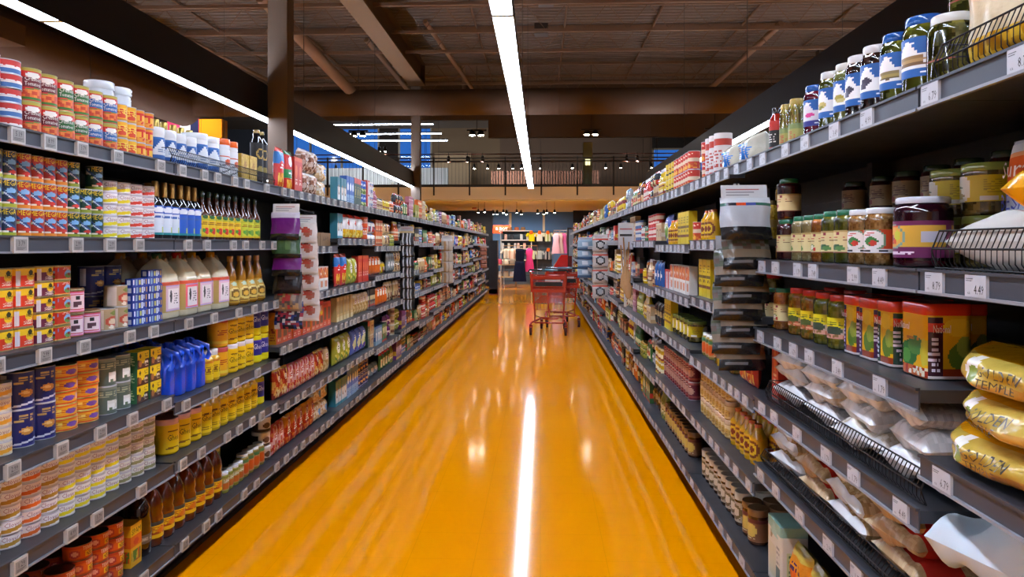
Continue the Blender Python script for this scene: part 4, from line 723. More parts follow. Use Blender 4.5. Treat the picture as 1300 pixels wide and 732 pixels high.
def twin(px, lab):
    x = (px - 686) / F * 22.1
    o = thing('twin_spotlight', lab, 'lamp', (x, 22.1, 4.86))
    b = PM(); b.box(-.3, .3, -.04, .04, .1, .15, '#1a1818', 'dark_metal'); b.tube([(0, 0, .15), (0, 0, 2.17)], .012, '#2a2220', 'dark_metal', 5); obj('bracket', b, o)
    for s in (-1, 1):
        c = PM(); c.tower(circle(1, 12), [(.10, -.03), (.11, .02), (.06, .12)], '#1a1818', 'dark_metal', top='#1a1818', ox=s * .13); h = obj('head', c, o)
        e = PM(); e.tower(circle(1, 12), [(.095, -.025), (.07, -.04)], '#fff3dc', 'spot_glow', bot='#fff3dc', ox=s * .13); obj('bulb', e, h)
for px, lab in ((453, 'twin spotlight hanging before the blue windows'), (605, 'twin spotlight hanging beside the middle strip light'), (750, 'twin spotlight hanging before the pale wall panel'), (905, 'twin spotlight hanging above the salt canisters')): twin(px, lab)
p = PM(); p.box(-.16, .16, 0, .12, 0, 1.5, '#7a8068', 'plaster'); 
o = obj('wall_sign', p, None, (1.62, 24.9, 3.5)); tag(o, 'tall olive panel with small lit square on the upper floor', 'panel')
p = PM(); p.box(-.08, .08, -.02, 0, .72, .92, '#e8e3b0', 'screen_glow'); obj('lit_square', p, o)
# the three rows of strip lights
def strip(x, z, y0, y1, lab, seg=2.44):
    o = thing('strip_light', lab, 'lamp', (x, y0, z))
    h = PM(); L = y1 - y0; h.box(-.085, .085, 0, L, .01, .07, '#1a1a1c', 'dark_metal'); h.box(-.086, -.0765, 0, L, -.026, .01, '#1a1a1c', 'dark_metal'); h.box(.0765, .086, 0, L, -.026, .01, '#1a1a1c', 'dark_metal'); h.box(-.045, -.04, 0, L, .34, .43, '#1d1c1e', 'dark_metal'); h.box(.04, .045, 0, L, .34, .43, '#1d1c1e', 'dark_metal'); h.box(-.045, .045, 0, L, .07, .34, '#1d1c1e', 'dark_metal'); obj('housing', h, o)  # lower skirts added to steer light down, upper lips to hide the added glow
    u = PM(); u.box(-.038, .038, .05, L - .05, .342, .35, '#ffe9cf', 'added_up_glow'); obj('added_uplight', u, o)  # glowing slot added on top of the housing to lift the dark ceiling
    k = 0; y = 0
    while y < L - .1:
        e = PM(); e.box(-.074, .074, y + .015, min(y + seg, L) - .015, -.022, .012, '#dce8ff', 'strip_glow'); obj('diffuser', e, o)
        lv = PM()
        lv.box(-.078, .078, y - .022, y + .022, -.026, .02, '#6a7074', 'dark_metal'); obj('joint', lv, o); y += seg
    y = 1.0
    while y < L:
        c = PM(); c.tube([(0, y, .34), (0, y, 3.8)], .006, '#2a2422', 'dark_metal', 4); obj('hanger', c, o); y += 4.88
strip(-.28, 3.18, -4.4, 21.6, 'long strip light over the middle of the aisle')
strip(-3.71, 3.18, -4.4, 21.6, 'long strip light over the next aisle behind the oil shelves')
strip(3.17, 3.18, -4.4, 21.6, 'long strip light over the next aisle behind the pickle shelves')
for k, x in enumerate((-7.14, -10.0, 6.6, 10.0)): strip(x, 3.18, -4.4, 21.6, 'long strip light over a hidden aisle, %s' % ('second beyond the oil shelves', 'third beyond the oil shelves', 'second beyond the pickle shelves', 'third beyond the pickle shelves')[k])
# fluorescent rows of the upper storey, across the hall
for k, (d_, xa, xb) in enumerate(((27.0, -9.4, -4.0), (29.3, -9.2, -4.0), (31.2, -9.0, -4.0))):
    o = thing('ceiling_batten', ('slim lit batten over the slatted balcony, %s one in' % ORD[k]) if k < 3 else ('slim lit batten over the brown balcony, %s one in' % ORD[k - 3]), 'lamp', (0, d_, 6.0 if k < 3 else 5.6)); p = PM(); p.box(xa, xb, -.05, .05, .02, .08, '#3a3a3c', 'dark_metal'); obj('housing', p, o)
    e = PM(); e.box(xa + .02, xb - .02, -.04, .04, 0, .03, '#dce8ff', 'batten_glow'); obj('diffuser', e, o)
    for x in (xa + .4, xb - .4): e = PM(); e.tube([(x, 0, .08), (x, 0, 1.03)], .006, '#2a2a2a', 'dark_metal', 4); obj('hanger', e, o)
for k, x in enumerate((-13.6, -12.4)):  # two extra lamps, added only to brighten the poster and the pillar
    o = tag(obj('spot_lamp', SB, None, (x, 25.0, 6.70)), 'added black spotlight under the deck aimed at the %s' % ('pink poster', 'orange pillar')[k], 'lamp'); obj('bulb', SL, o)
    t_ = PM(); t_.tube([(0, .02, .25), (0, .02, .33)], .01, '#2a2826', 'dark_metal', 5); obj('stem', t_, o)
    l = bpy.data.lights.new('spot_lamp_light', 'SPOT'); l.energy = 260; l.color = (1, .96, .9); l.spot_size = 1.6; l.spot_blend = .6; l.shadow_soft_size = .05
    lo = bpy.data.objects.new('spot_lamp_light', l); C.objects.link(lo); lo.parent = o; lo.location = (0, -.02, -.06); lo.rotation_euler = (1.1, 0, 0)
# poster and orange pillar far behind the column side
o = thing('wall_poster', 'large pink, white and navy poster high on the far wall', 'poster', (-13.56, 27, 5.72))
p = PM(); p.box(-.62, .62, 0, .05, -.5, .55, '#d83a6a', 'matte'); obj('board', p, o)
p = PM()
for z0, z1, xa, xb in ((-.5, -.15, -.30, .28), (-.15, .15, -.22, .3), (.15, .34, -.1, .3)): p.box(xa, xb, -.02, 0, z0, z1, '#d8d0dc', 'matte')
obj('cloth_picture', p, o)
p = PM(); p.box(.3, .6, -.03, 0, -.1, .53, '#1f2348', 'matte'); p.box(.28, .6, -.03, 0, -.5, -.16, '#2a2440', 'matte'); obj('navy_picture', p, o)
p = PM(); p.box(-12.93, -12.06, 27, 27.5, 0, 6.26, '#e88a0c', 'matte'); structure('column_orange', p)
p = PM(); p.box(-1, 1, 0, .06, 0, .34, '#e07a2a', 'matte'); o = obj('hanging_sign', p, None, (-11.4, 23.2, 6.15)); tag(o, 'orange sign hanging beyond the brown duct', 'sign')
p = PM(); p.box(-.35, .35, -.05, 0, .4, .66, '#3a3228', 'matte'); obj('sign_plate', p, o)

# ------------------------------------------------------------------ the two rows of shelving
XL, XR = 1.566, .845
WL, WR = 1.235, 1.21
Y0L, Y0R = 2.995 - WL, 1.605 - WR
NL, NR = 16, 16
RL = {0: [.19, .535, .825, 1.137, 1.48, 1.80], 1: [.19, .54, .787, 1.137, 1.48, 1.80], 2: [.19, .51, .853, 1.13, 1.45, 1.80], 3: [.19, .51, .853, 1.13, 1.51, 1.80]}
RR = {0: [.20, .70, 1.0, 1.40, 1.795], 1: [.20, .627, .878, 1.14, 1.40, 1.795], 2: [.20, .54, .86, 1.18, 1.48, 1.795], 3: [.20, .54, .88, 1.16, 1.46, 1.795]}
rj = random.Random(3)
def rowsof(side, b):
    D = RL if side == 'L' else RR
    if b not in D:
        D[b] = [.19] + [round(z + rj.choice((-.05, -.02, 0, .02, .04)), 3) for z in (.50, .82, 1.13, 1.47)] + [1.80]
    return D[b]
CH = '#3c4148'; LIP = '#3d424c'
def shelfmesh(w_, base=False):
    p = PM(); dp = .46
    p.box(.002, w_ - .002, -.02, dp - .002, -.028, 0, '#2c2e33', 'shelf_paint'); return p.mesh('shelf')
def railmesh(w_, h_=.046, tilt=.0):
    p = PM(); i = len(p.v); e = .004
    p.box(e, w_ - e, -.024, -.02, -h_, .004, LIP, 'shelf_paint'); p.box(e, w_ - e, -.03, -.02, -.002, .004, '#3a3e46', 'shelf_paint'); p.box(e, w_ - e, -.03, -.02, -h_ - .003, -h_ + .003, '#8a8e96', 'shelf_paint'); return p.mesh('price_rail')
def taghalf(price, kind):
    p = PM()
    if kind == 'L':
        p.box(-.029, .029, -.012, 0, -.047, .001, '#bcbcba', 'print'); p.box(-.023, .023, -.0128, -.0115, -.040, -.006, '#8e8e8c', 'print')
        p.text(price, .015, '#1c1c20', onflat(-.0128, -.018, 0, .0004), wide=.026)
        for k in range(3): p.box(-.018, .018 - k * .006, -.0134, -.0127, -.031 - k * .003, -.0298 - k * .003, '#4a4a4e', 'print')
    else:
        p.box(-.033, .033, -.006, 0, -.043, .0, '#b8bec6', 'print'); p.text(price, .017, '#22242a', onflat(-.006, -.028, .012, .0004), wide=.03)
        p.text('ea', .007, '#5a5e66', onflat(-.006, -.034, -.02, .0004))
        for k in range(2): p.box(-.029, -.008 - k * .004, -.0066, -.0058, -.0085 - k * .004, -.0072 - k * .004, '#5a6068', 'print')
    return p.mesh('price_tag')
TAGS = {'L': [taghalf(s, 'L') for s in ('5.19', '4.99', '1.29', '3.79', '2.99', '3.99', '1.99', '8.99')], 'R': [taghalf(s, 'R') for s in ('1.79', '4.99', '2.99', '3.49', '4.49', '5.49', '7.49', '6.79')], 'X': [taghalf('17.99', 'R'), taghalf('8.79', 'R')]}
def farhalf(kind):
    p = PM(); p.box(-.029, .029, -.01, 0, -.046, .001, '#aeb0b2', 'print'); p.box(-.02, .02, -.0108, -.0098, -.038, -.008, '#767878', 'print'); return p.mesh('price_tag')
FT = {'L': farhalf('L'), 'R': farhalf('R')}
SIDE = {'L': 'oil', 'R': 'pickle'}
SHM = {s: (shelfmesh(w_), railmesh(w_)) for s, w_ in (('L', WL), ('R', WR))}
def bayroot(side, b):
    """origin of a bay: its near front corner on the floor; local x runs along the aisle, local +y into the shelf"""
    if side == 'L':
        return (-XL, Y0L + WL * b, 0), PI / 2
    return (XR, Y0R + WR * (b + 1), 0), -PI / 2
rt = random.Random(11)
def bay(side, b):
    loc, rz = bayroot(side, b); w_ = WL if side == 'L' else WR; rows = rowsof(side, b)
    o = thing('shelving_bay', 'charcoal %s shelving bay, %s from the camera' % (('left', ORD[b]) if side == 'L' else ('right', ORD[b])), 'shelving', loc, rz, 'bays of the %s row' % ('left' if side == 'L' else 'right'))
    p = PM(); p.box(.002, w_ - .002, .46, .49, .1, 1.83, '#141517', 'shelf_paint')
    for k in range(1, 12): p.box(.004, w_ - .004, .458, .46, .1 + k * .155, .104 + k * .155, '#0c0d0e', 'shelf_paint')
    obj('back_panel', p, o)
    p = PM(); p.box(.002, .042, .40, .458, .0, 1.83, '#2a2c30', 'shelf_paint')
    obj('upright', p, o)
    p = PM(); p.box(.002, w_ - .002, .10, .12, .0, .165, '#2a2228', 'shelf_paint'); p.box(.002, w_ - .002, .085, .10, .0, .02, '#1c181a', 'shelf_paint'); obj('kick_plate', p, o)
    for k, z in enumerate(rows):
        s = obj('shelf', SHM[side][0], o, (0, 0, z)); obj('price_rail', SHM[side][1], s)
        x = rt.uniform(.05, .12); i = 0
        while x < w_ - .05:
            near = b < 6
            m_ = (TAGS[side][rt.randrange(8)] if not (side == 'R' and b == 0) else rt.choice(TAGS['R'] + TAGS['X'])) if near else FT[side]
            obj('price_tag', m_, s, (x, -.024, -.001)); i += 1
            x += rt.uniform(.13, .3) if b < 2 else rt.uniform(.1, .2)
        if side == 'R' and z < .3 or side == 'L' and z < .3:
            pass
for b in range(NL): bay('L', b)
for b in range(NR): bay('R', b)
# ------------------------------------------------------------------ stocking the shelves
def dl(px): return F * 1.60 / (686 - px)
def dr(px): return F * .90 / (px - 686)
CNT = {}
rp = random.Random(5)
def where(side, b, row, nrows):
    sh = 'bottom shelf' if row == 0 else 'top shelf' if row == nrows - 1 else ORD[row] + ' shelf'
    return '%s, %s %s bay' % (sh, ORD[b], 'left' if side == 'L' else 'right')
BOX = {}; DROP = []
def run(side, b, row, d0, d1, key, stack=1, rows=1, n=None, ins=.03, gap=.003, skip=(), top=None, yj=1.0, pitch=None, rz0=0.0, tilt=0.0):
    """a run of one kind of goods between two distances along the aisle; STACK high, ROWS deep"""
    pr = PR[key]; zs = rowsof(side, b); z0 = zs[row] + .0005
    wd, dp, h = pr.size
    if not pr.rnd and pr.cat in ('bag', 'pouch', 'packet', 'sack'): wd *= .97
    pt = pitch or wd + gap; L = d1 - d0
    if n is None: n = max(1, int(L / pt + .02))
    if not pitch and n > 1:
        if n * pt > L + .015: n = max(1, int((L + .015) / pt))
        pt = max(pt, min(L / n, pt * 1.25))
    wh = where(side, b, row, len(zs)); sg = -1 if side == 'L' else 1; X = XL if side == 'L' else XR
    for r in range(rows):
        bk = 'back' if (r or ins >= .085) else ''
        c0 = CNT.get((wh, pr.look, bk), 0)
        for i in range(n):
            d = d0 + pt * (i + .5)
            st = stack[i % len(stack)] if isinstance(stack, (list, tuple)) else stack
            for k in range(st):
                if (i, k) in skip: continue
                rz = (PI / 2 - pr.turn if side == 'L' else -PI / 2 + pr.turn) if pr.rnd else (PI / 2 if side == 'L' else -PI / 2)
                zt = zs[row + 1] - .03 if row + 1 < len(zs) else 9
                if z0 + (k + 1) * pr.dz > zt + .004: DROP.append((wh, key, 'high')); continue
                rz += rp.uniform(-1, 1) * (pr.jit if pr.rnd else (.06 if pr.cat in ('bag', 'pouch', 'packet') else .015)) * yj + rz0
                x = sg * (X + ins + dp / 2 + r * (dp + .006) + rp.uniform(0, .006))
                bx = (d - wd / 2, d + wd / 2, x - dp / 2, x + dp / 2, z0 + k * pr.dz, z0 + (k + 1) * pr.dz); hit = 0
                for q in BOX.setdefault((side, b), []):
                    if min(bx[1], q[1]) - max(bx[0], q[0]) > .006 and min(bx[3], q[3]) - max(bx[2], q[2]) > .006 and min(bx[5], q[5]) - max(bx[4], q[4]) > .004: hit = q[6]; break
                if hit: DROP.append((wh, key, hit)); continue
                BOX[(side, b)].append(bx + (key,))
                o = pr.put((x, d, z0 + k * pr.dz), rz, tilt)
                CNT[(wh, pr.look, bk)] = c0 + i + 1
                lay = '' if st == 1 and not isinstance(stack, (list, tuple)) else (ORD[k] + ' layer, ')
                lab = '%s, %scolumn %s, %s' % (pr.look, lay, NUM[c0 + i], wh)
                if bk: lab = '%s, %sback %s, %s' % (pr.look, lay, NUM[c0 + i], wh)
                ws = lab.replace(',', ' ').split()
                if len(ws) > 16: lab = lab.replace(' column ', ' ')
                if len(lab.replace(',', ' ').split()) > 16: lab = lab.replace(' layer,', ',')
                tag(o, lab, pr.cat, ('%ss on the %s' % (pr.name.replace('_', ' '), wh)))
NUM = ['one', 'two', 'three', 'four', 'five', 'six', 'seven', 'eight', 'nine', 'ten', 'eleven', 'twelve', 'thirteen', 'fourteen', 'fifteen', 'sixteen', 'seventeen', 'eighteen', 'nineteen', 'twenty', 'twenty-one', 'twenty-two', 'twenty-three', 'twenty-four', 'twenty-five', 'twenty-six', 'twenty-seven', 'twenty-eight', 'twenty-nine', 'thirty']
CUR = {}
def seq(side, b, row, d0, d1, key, n=None, gap=.003, pitch=None, **k):
    wd = PR[key].size[0] * (.97 if not PR[key].rnd and PR[key].cat in ('bag', 'pouch', 'packet', 'sack') else 1)
    q = CUR.get((side, b, row), 0); d0 = q if q - .16 < d0 < q else d0; end = (Y0L + WL * (b + 1) if side == 'L' else Y0R + WR * (b + 1)) + .02
    n = n or max(1, int((d1 - d0) / (wd + gap) + .02)); pt = pitch or max(wd + gap, min((d1 - d0) / n, 1.25 * (wd + gap)))
    if d0 + n * pt > end: pt = pitch or wd + gap
    while n > 1 and d0 + n * pt > end: n -= 1
    run(side, b, row, d0, d0 + n * pt, key, n=n, pitch=pt, **k); CUR[(side, b, row)] = d0 + n * pt
def rl(b, row, x0, x1, key, **k): seq('L', b, row, dl(x0), dl(x1), key, **k)
def rr_(b, row, x0, x1, key, **k): seq('R', b, row, dr(x1), dr(x0), key, **k)
# --- first left bay, top to bottom
rl(0, 5, -40, 12, 'fishtin', stack=5, n=2)
rl(0, 5, 13, 53, 'tomA', stack=2, n=2, rows=1); rl(0, 5, 55, 97, 'tomB', stack=2, n=2); rl(0, 5, 99, 140, 'tomC', stack=2, n=2)
rl(0, 5, 141, 163, 'cornA', stack=3, n=2); rl(0, 5, 164, 188, 'cornB', stack=3, n=2)
def tub(key, look, r, h, lidc, body, lab): jar(key, 'coconut_oil_tub', look, r, h, body, lab, lidc, (.08, .72), neck=.9, lidr=1.0, shoulder=.84, lidh=.032, glass=False, foodm='gloss', cat='tub', seg=28)
BL = P('#1f5aa4', ('m', .1, .25, .8, .7, '#e0e4e8'), ('b', .0, .12, '#1a4a8c'), ('t', -.4, .5, .3, .5, '#6a86a8'), ('b', .9, 1, '#2a6ab4'))
tub('tubS', 'white tub with blue label', .047, .155, '#e2e6e8', '#dfe3e6', BL); tub('tubB', 'large white tub with blue label', .062, .19, '#e4e8ea', '#e2e6e8', BL)
tub('tubT', 'tall white tub with blue band', .055, .30, '#e4e8ea', '#dde2e6', P('#e4e8ea', ('b', .72, .95, '#2a6aae'), ('m', 0, .45, .8, .3, '#2a6aae'), ('t', -.5, .5, .3, .5, '#8aa0b8'), ('b', .1, .16, '#2a5a9a')))
tub('tubO', 'white tub with orange lid', .052, .20, '#e8641c', '#e4e6e6', P('#e2e4e6', ('b', .72, .76, '#d8582a'), ('e', .3, .5, .3, .14, '#d8582a'), ('t', -.6, .5, .3, .44, '#8a8e94'), ('d', .1, .25, .05, '#3a3a40')))
run('L', 0, 5, dl(150), dl(192), 'tubT', n=2, ins=.12)
run('L', 0, 5, dl(186) + .03, dl(205), 'tubS', n=1, ins=.03)
rl(1, 5, 206, 236, 'tubS', n=3); rl(1, 5, 238, 250, 'tubB', n=1); rl(1, 5, 253, 264, 'tubB', n=1); rl(1, 5, 268, 282, 'tubO', n=2)
carton('goldbox', 'olive_oil_box', 'gold textured box', .10, .06, .15, P('#c8a234', G(0, 1, -1, 1, ['#c8a234', '#b89028', '#d8b84a'], 9, 3), ('e', 0, .6, .3, .16, '#a8761c'), ('b', 0, .1, '#8a8a4a')), side=P('#b8942c'))
bottle('goldneck', 'olive_oil_bottle', 'dark bottle with gold foil neck', .034, .235, [(.95, 0), (1, .02), (1, .62), (.7, .72), (.42, .8), (.4, .98)], '#15180e', '#a8904a', P('#c8b04a', ('t', -.5, .5, .2, .8, '#6a5a1c')), (.12, .5), caph=.06, capr=.0165, capm='tin')
bottle('blackoil', 'olive_oil_bottle', 'tall black bottle with gold oval', .036, .32, [(.98, 0), (1, .02), (1, .78), (.6, .86), (.5, .97)], '#14161a', '#a8904a', P('#16181c', ('e', 0, .72, .45, .14, '#b89a4a'), ('e', 0, .72, .3, .09, '#2a2a2a'), ('e', 0, .3, .4, .08, '#8a7a3a')), (.08, .76), caph=.03, capr=.019)
rl(1, 5, 285, 309, 'goldbox', n=2); run('L', 1, 5, 4.0, 4.225, 'blackoil', n=3)
run('L', 1, 5, dl(206), dl(290), 'goldneck', n=8, ins=.17)
# second shelf from the top
rl(0, 4, -30, 4, 'megaN', stack=3, n=2); rl(0, 4, 5, 71, 'megaR', stack=3, n=4); rl(0, 4, 73, 124, 'megaG', stack=3, n=3, gap=.009, skip=((1, 2),))
run('L', 0, 4, dl(94), dl(108), 'megaG', stack=3, n=1, ins=.095)
rl(0, 4, 126, 156, 'tunaY', stack=5, n=2); rl(0, 4, 158, 189, 'tunaR', stack=5, n=2)
run('L', 0, 4, dl(189) + .01, 2.985, 'rosA', n=1)
rl(1, 4, 203, 221, 'rosA', n=2); rl(1, 4, 222, 246, 'rosB', n=3); run('L', 1, 4, dl(204), dl(246), 'rosA', n=5, ins=.11)
rl(1, 4, 247, 303, 'vinA', n=6); rl(1, 4, 304, 332, 'vinB', n=3); run('L', 1, 4, dl(247), dl(332), 'vinA', n=9, ins=.115)
# third from the top
rl(0, 3, -30, 28, 'palmR', stack=4, n=2); rl(0, 3, 29, 51, 'palmM', stack=5, n=1); rl(0, 3, 52, 76, 'cornbeefB', stack=5, n=1)
rl(0, 3, 78, 113, 'pinktub', stack=2, n=2, skip=((1, 1),)); rl(0, 3, 114, 144, 'beancan', stack=2, n=2, skip=((0, 1),)); rl(0, 3, 146, 196, 'sardinebox', stack=[6, 7], n=2)
run('L', 0, 3, dl(150), dl(190), 'navycan', stack=2, n=3, ins=.16)
rl(1, 3, 199, 219, 'jugG', n=1); rl(1, 3, 222, 242, 'jugR', n=1); rl(1, 3, 245, 265, 'jugY', n=1, ins=.035); rl(1, 3, 268, 289, 'jugY', n=1)
run('L', 1, 3, dl(199), dl(290), 'jugY', n=4, ins=.2)
rl(1, 3, 292, 336, 'hourglass', n=4)
# fourth
rl(0, 2, -25, 8, 'tunaD', stack=5, n=1); rl(0, 2, 8, 49, 'navycan', stack=2, n=2, gap=.004); rl(0, 2, 50, 86, 'ovaltin', stack=5, n=1); rl(0, 2, 88, 121, 'ovaltin', stack=5, n=1); rl(0, 2, 123, 160, 'litchi', stack=2, n=2)
run('L', 0, 2, dl(20), dl(120), 'navycan', stack=2, n=3, ins=.15)
rl(0, 2, 162, 195, 'choco', stack=3, n=2)
rl(1, 2, 203, 256, 'bluejug', n=4); run('L', 1, 2, dl(200), dl(256), 'bluejug', n=3, ins=.2)
rl(1, 2, 258, 272, 'oilsmall', n=2); rl(1, 2, 275, 289, 'gheeR', stack=2, n=1); rl(1, 2, 290, 320, 'gheeW', stack=2, n=3); rl(1, 2, 321, 343, 'gheeB', stack=2, n=2)
# fifth
for i, k in enumerate(['tunaB', 'tunaB', 'tunaO', 'tunaB', 'tunaY', 'tunaY', 'tunaY', 'tunaY', 'tunaG', 'tunaG', 'tunaG']): run('L', 0, 1, 2.03 + .0865 * i, 2.03 + .0865 * i + .084, k, stack=6 if i in (4, 5) else 5, n=1)
run('L', 0, 1, dl(0), dl(185), 'tunaG', stack=5, n=8, ins=.125)
rl(1, 1, 209, 243, 'gheeP', n=3); rl(1, 1, 246, 318, 'gheebot', n=7); rl(1, 1, 321, 344, 'gheeB', n=2); run('L', 1, 1, dl(208), dl(340), 'gheeP', n=7, ins=.15)
# bottom
rl(0, 0, 10, 60, 'maroon', stack=2, n=2); rl(0, 0, 62, 152, 'masala', stack=[3, 4, 4, 4], n=4); run('L', 0, 0, dl(40), dl(140), 'masala', stack=3, n=4, ins=.13)
rl(0, 0, 155, 170, 'spam', n=1); run('L', 0, 0, dl(172), 2.98, 'cola', n=1)
rl(1, 0, 189, 269, 'amber', n=7); run('L', 1, 0, dl(189), dl(268), 'cola', n=7, ins=.13)
rl(1, 0, 271, 293, 'smalljar', n=4); run('L', 1, 0, dl(268), dl(296), 'olivejar', n=4, stack=2, ins=.11); rl(1, 0, 296, 318, 'orangejar', n=4); rl(1, 0, 320, 340, 'blacktub', stack=3, n=2)
# --- third and fourth left bays
rl(2, 5, 347, 363, 'chipblue', n=1); rl(2, 5, 356, 366, 'chipgreen', n=1)
rl(2, 5, 367, 380, 'redtall', n=2); rl(2, 5, 382, 402, 'brownbag', stack=2, n=2); rl(2, 5, 404, 424, 'palebag', stack=2, n=2)
rl(2, 4, 377, 393, 'greenbag', n=1); rl(2, 4, 388, 422, 'traybox', n=2)
rl(2, 3, 372, 384, 'whiteorange', n=2); rl(2, 3, 385, 422, 'whiteorange', n=6, rows=2)
rl(2, 2, 346, 357, 'orangebox', n=2); rl(2, 2, 358, 384, 'windowbox', n=4); rl(2, 2, 384, 406, 'orangebox', n=4); rl(2, 2, 406, 422, 'windowbox', n=3)
run('L', 2, 2, dl(346), dl(420), 'windowbox', n=11, ins=.09)
rl(2, 1, 346, 360, 'redpouch', n=2); rl(2, 1, 361, 392, 'pinkpouch', n=5); rl(2, 1, 393, 404, 'redpouch', n=2); rl(2, 1, 405, 422, 'tanbag', n=3)
rl(2, 0, 342, 356, 'pinkpouch', n=2); rl(2, 0, 357, 388, 'ladybag', n=5); rl(2, 0, 389, 422, 'palebag', n=3, stack=2)
rl(3, 5, 426, 438, 'milkcarton', n=3, stack=1); rl(3, 5, 438, 447, 'bluecarton', n=3); rl(3, 5, 447, 454, 'greentall', n=3); rl(3, 5, 455, 462, 'stackblue', stack=2, n=2); rl(3, 5, 463, 471, 'redwhite', stack=2, n=2)
rl(3, 4, 425, 433, 'milkcarton', n=2); rl(3, 4, 434, 462, 'ricebag', n=3); rl(3, 4, 463, 471, 'orangecan', stack=2, n=4)
rl(3, 3, 424, 440, 'chipblue', n=2, tilt=.0); rl(3, 3, 441, 451, 'greenbag', n=2); rl(3, 3, 452, 471, 'redtall', n=6)
rl(3, 2, 424, 447, 'tanbox', n=5); rl(3, 2, 448, 471, 'tanbag', n=5)
rl(3, 1, 424, 444, 'greenbag', n=3); rl(3, 1, 446, 464, 'bluebag', n=3); rl(3, 1, 465, 471, 'greentall', n=2)
rl(3, 0, 424, 436, 'milkcarton', n=4); rl(3, 0, 437, 452, 'bluecarton', n=5); rl(3, 0, 453, 471, 'navycan', stack=2, n=6)
# --- right: second bay (the big jars)
def at(b, row, px, key, side='R', ins=.03, stack=1, rows=1):
    d = dr(px); w_ = PR[key].size[0]; run(side, b, row, d - w_ / 2, d + w_ / 2, key, n=1, ins=ins, stack=stack, rows=rows)
for px, k in ((981, 'chilisauce'), (993, 'relish'), (1005, 'relish'), (1023, 'jarBeet'), (1044, 'jarYel'), (1061, 'jarYelB'), (1077, 'jarDark'), (1097, 'jarDark'), (1121, 'jarPick'), (1151, 'jarPickBig')): at(1, 5, px, k)
for px, k in ((1042, 'jarYel'), (1066, 'jarYelB'), (1092, 'jarDark'), (1122, 'jarYelB')): at(1, 5, px, k, ins=.145)
at(0, 4, 1181, 'jarRound', ins=.03); at(0, 4, 1181 - 2, 'jarRound', ins=.15, stack=2); at(1, 5, 1146, 'jarRound', ins=.145, stack=2)
for px, k in ((971, 'produce'),): at(1, 5, px, k)
# row at eye level
for px, k, st in ((990, 'beetS', 2), (1008, 'beanW', 1), (1021, 'beanW', 1), (1034, 'beanO', 1), (1046, 'beanG', 1), (1062, 'beanG', 1), (1080, 'ajvar', 1), (1101, 'ajvar', 1), (1138, 'beetbig', 1)): at(1, 4, px, k, stack=st)
for px, k in ((1012, 'beanW'), (1030, 'beanO'), (1050, 'beanG'), (1072, 'ajvar')): at(1, 4, px, k, ins=.17)
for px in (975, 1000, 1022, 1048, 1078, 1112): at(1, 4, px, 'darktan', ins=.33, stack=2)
for px in (962 + 4, 971): at(1, 4, px, 'cornjar', ins=.10, stack=2)
run('R', 1, 4, 1.72, 2.01, 'eggplant', n=2, ins=.175, stack=2)
run('R', 0, 3, 1.43, 1.63, 'besan', n=1, ins=.14)
# third shelf
for px, k in ((974, 'beetS'), (986, 'beanO'), (1004, 'redpickle'), (1020, 'redpickle'), (1037, 'greenpickle'), (1055, 'greenpickle')): at(1, 3, px, k)
run('R', 1, 3, dr(1072) - .05, dr(1072) + .05, 'natA', n=1, ins=.05); 
for px, k in ((1092, 'natA'), (1114, 'natB')): at(1, 3, px, k, ins=.05)
at(1, 3, 1150, 'natC', ins=.05); at(0, 2, 1215, 'natC', ins=.23); at(0, 2, 1270, 'natC', ins=.23)
for px, k in ((1000, 'redpickle'), (1022, 'redpickle'), (1046, 'greenpickle'), (1070, 'natA'), (1100, 'natA'), (1132, 'natA')): at(1, 3, px, k, ins=.16)
# sacks on the near bay: placed one by one
def lay(key, loc, rz, lab, rx=0, ry=0, grp=None):
    o = PR[key].put(loc, rz, rx, ry); tag(o, lab, PR[key].cat, grp); return o
zg = 1.0
lay('gold3', (XR + .125, 1.385, zg + .004), -PI / 2 + .03, 'golden flour sack at the base of the pile of three', 0, 0, 'golden flour sacks')
lay('gold2', (XR + .135, 1.375, zg + .083), -PI / 2 - .05, 'golden flour sack in the middle of the pile of three', 0, -.02, 'golden flour sacks')
lay('gold1', (XR + .14, 1.37, zg + .163), -PI / 2 + .02, 'golden flour sack on top of the pile of three', 0, .02, 'golden flour sacks')
lay('creambag', (XR + .095, 1.46, 1.800), -PI / 2, 'cream flour bag standing in the wire guard, beside the round olive jar', grp='cream flour bags'); lay('creambag', (XR + .095, 1.19, 1.800), -PI / 2 + .1, 'cream flour bag standing in the wire guard, nearer the camera', grp='cream flour bags')
bag('ricelie', 'rice_sack', 'white rice sack', .42, .125, .11, P('#c4c0b8', ('e', .1, .6, .35, .16, '#d8806a'), ('t', -.4, .6, .3, .46, '#a8483a'), ('b', .86, 1, '#d4d2cc'), ('e', -.4, .35, .14, .08, '#7a9a4a')), nx=20, ny=16, wr=.12, seed=83, lie=True, cat='sack', m='matte')
lay('ricelie', (XR + .072, 1.36, 1.402), -PI / 2, 'white rice sack lying in the wire guard below the cream bags', rx=.0)
bag('yellowsack', 'lentil_sack', 'bright yellow lentil sack', .28, .17, .12, P('#e0a81c', ('e', 0, .5, .5, .3, '#ecc02a'), ('t', -.6, .6, .4, .6, '#c8501c'), ('b', 0, .2, '#d89a14')), nx=16, ny=12, wr=.3, seed=85, lie=True, cat='sack')
lay('yellowsack', (XR + .085, 1.20, 1.47), -PI / 2 + .2, 'bright yellow lentil sack heaped over the white rice sack')
lay('whitesack', (XR + .17, 1.46, .702), -PI / 2 + .3, 'crumpled white sugar sack on the low shelf under the golden sacks'); lay('greysack', (XR + .25, 1.10, .702), -PI / 2, 'blue grey rice sack with green leaf print on the low shelf')
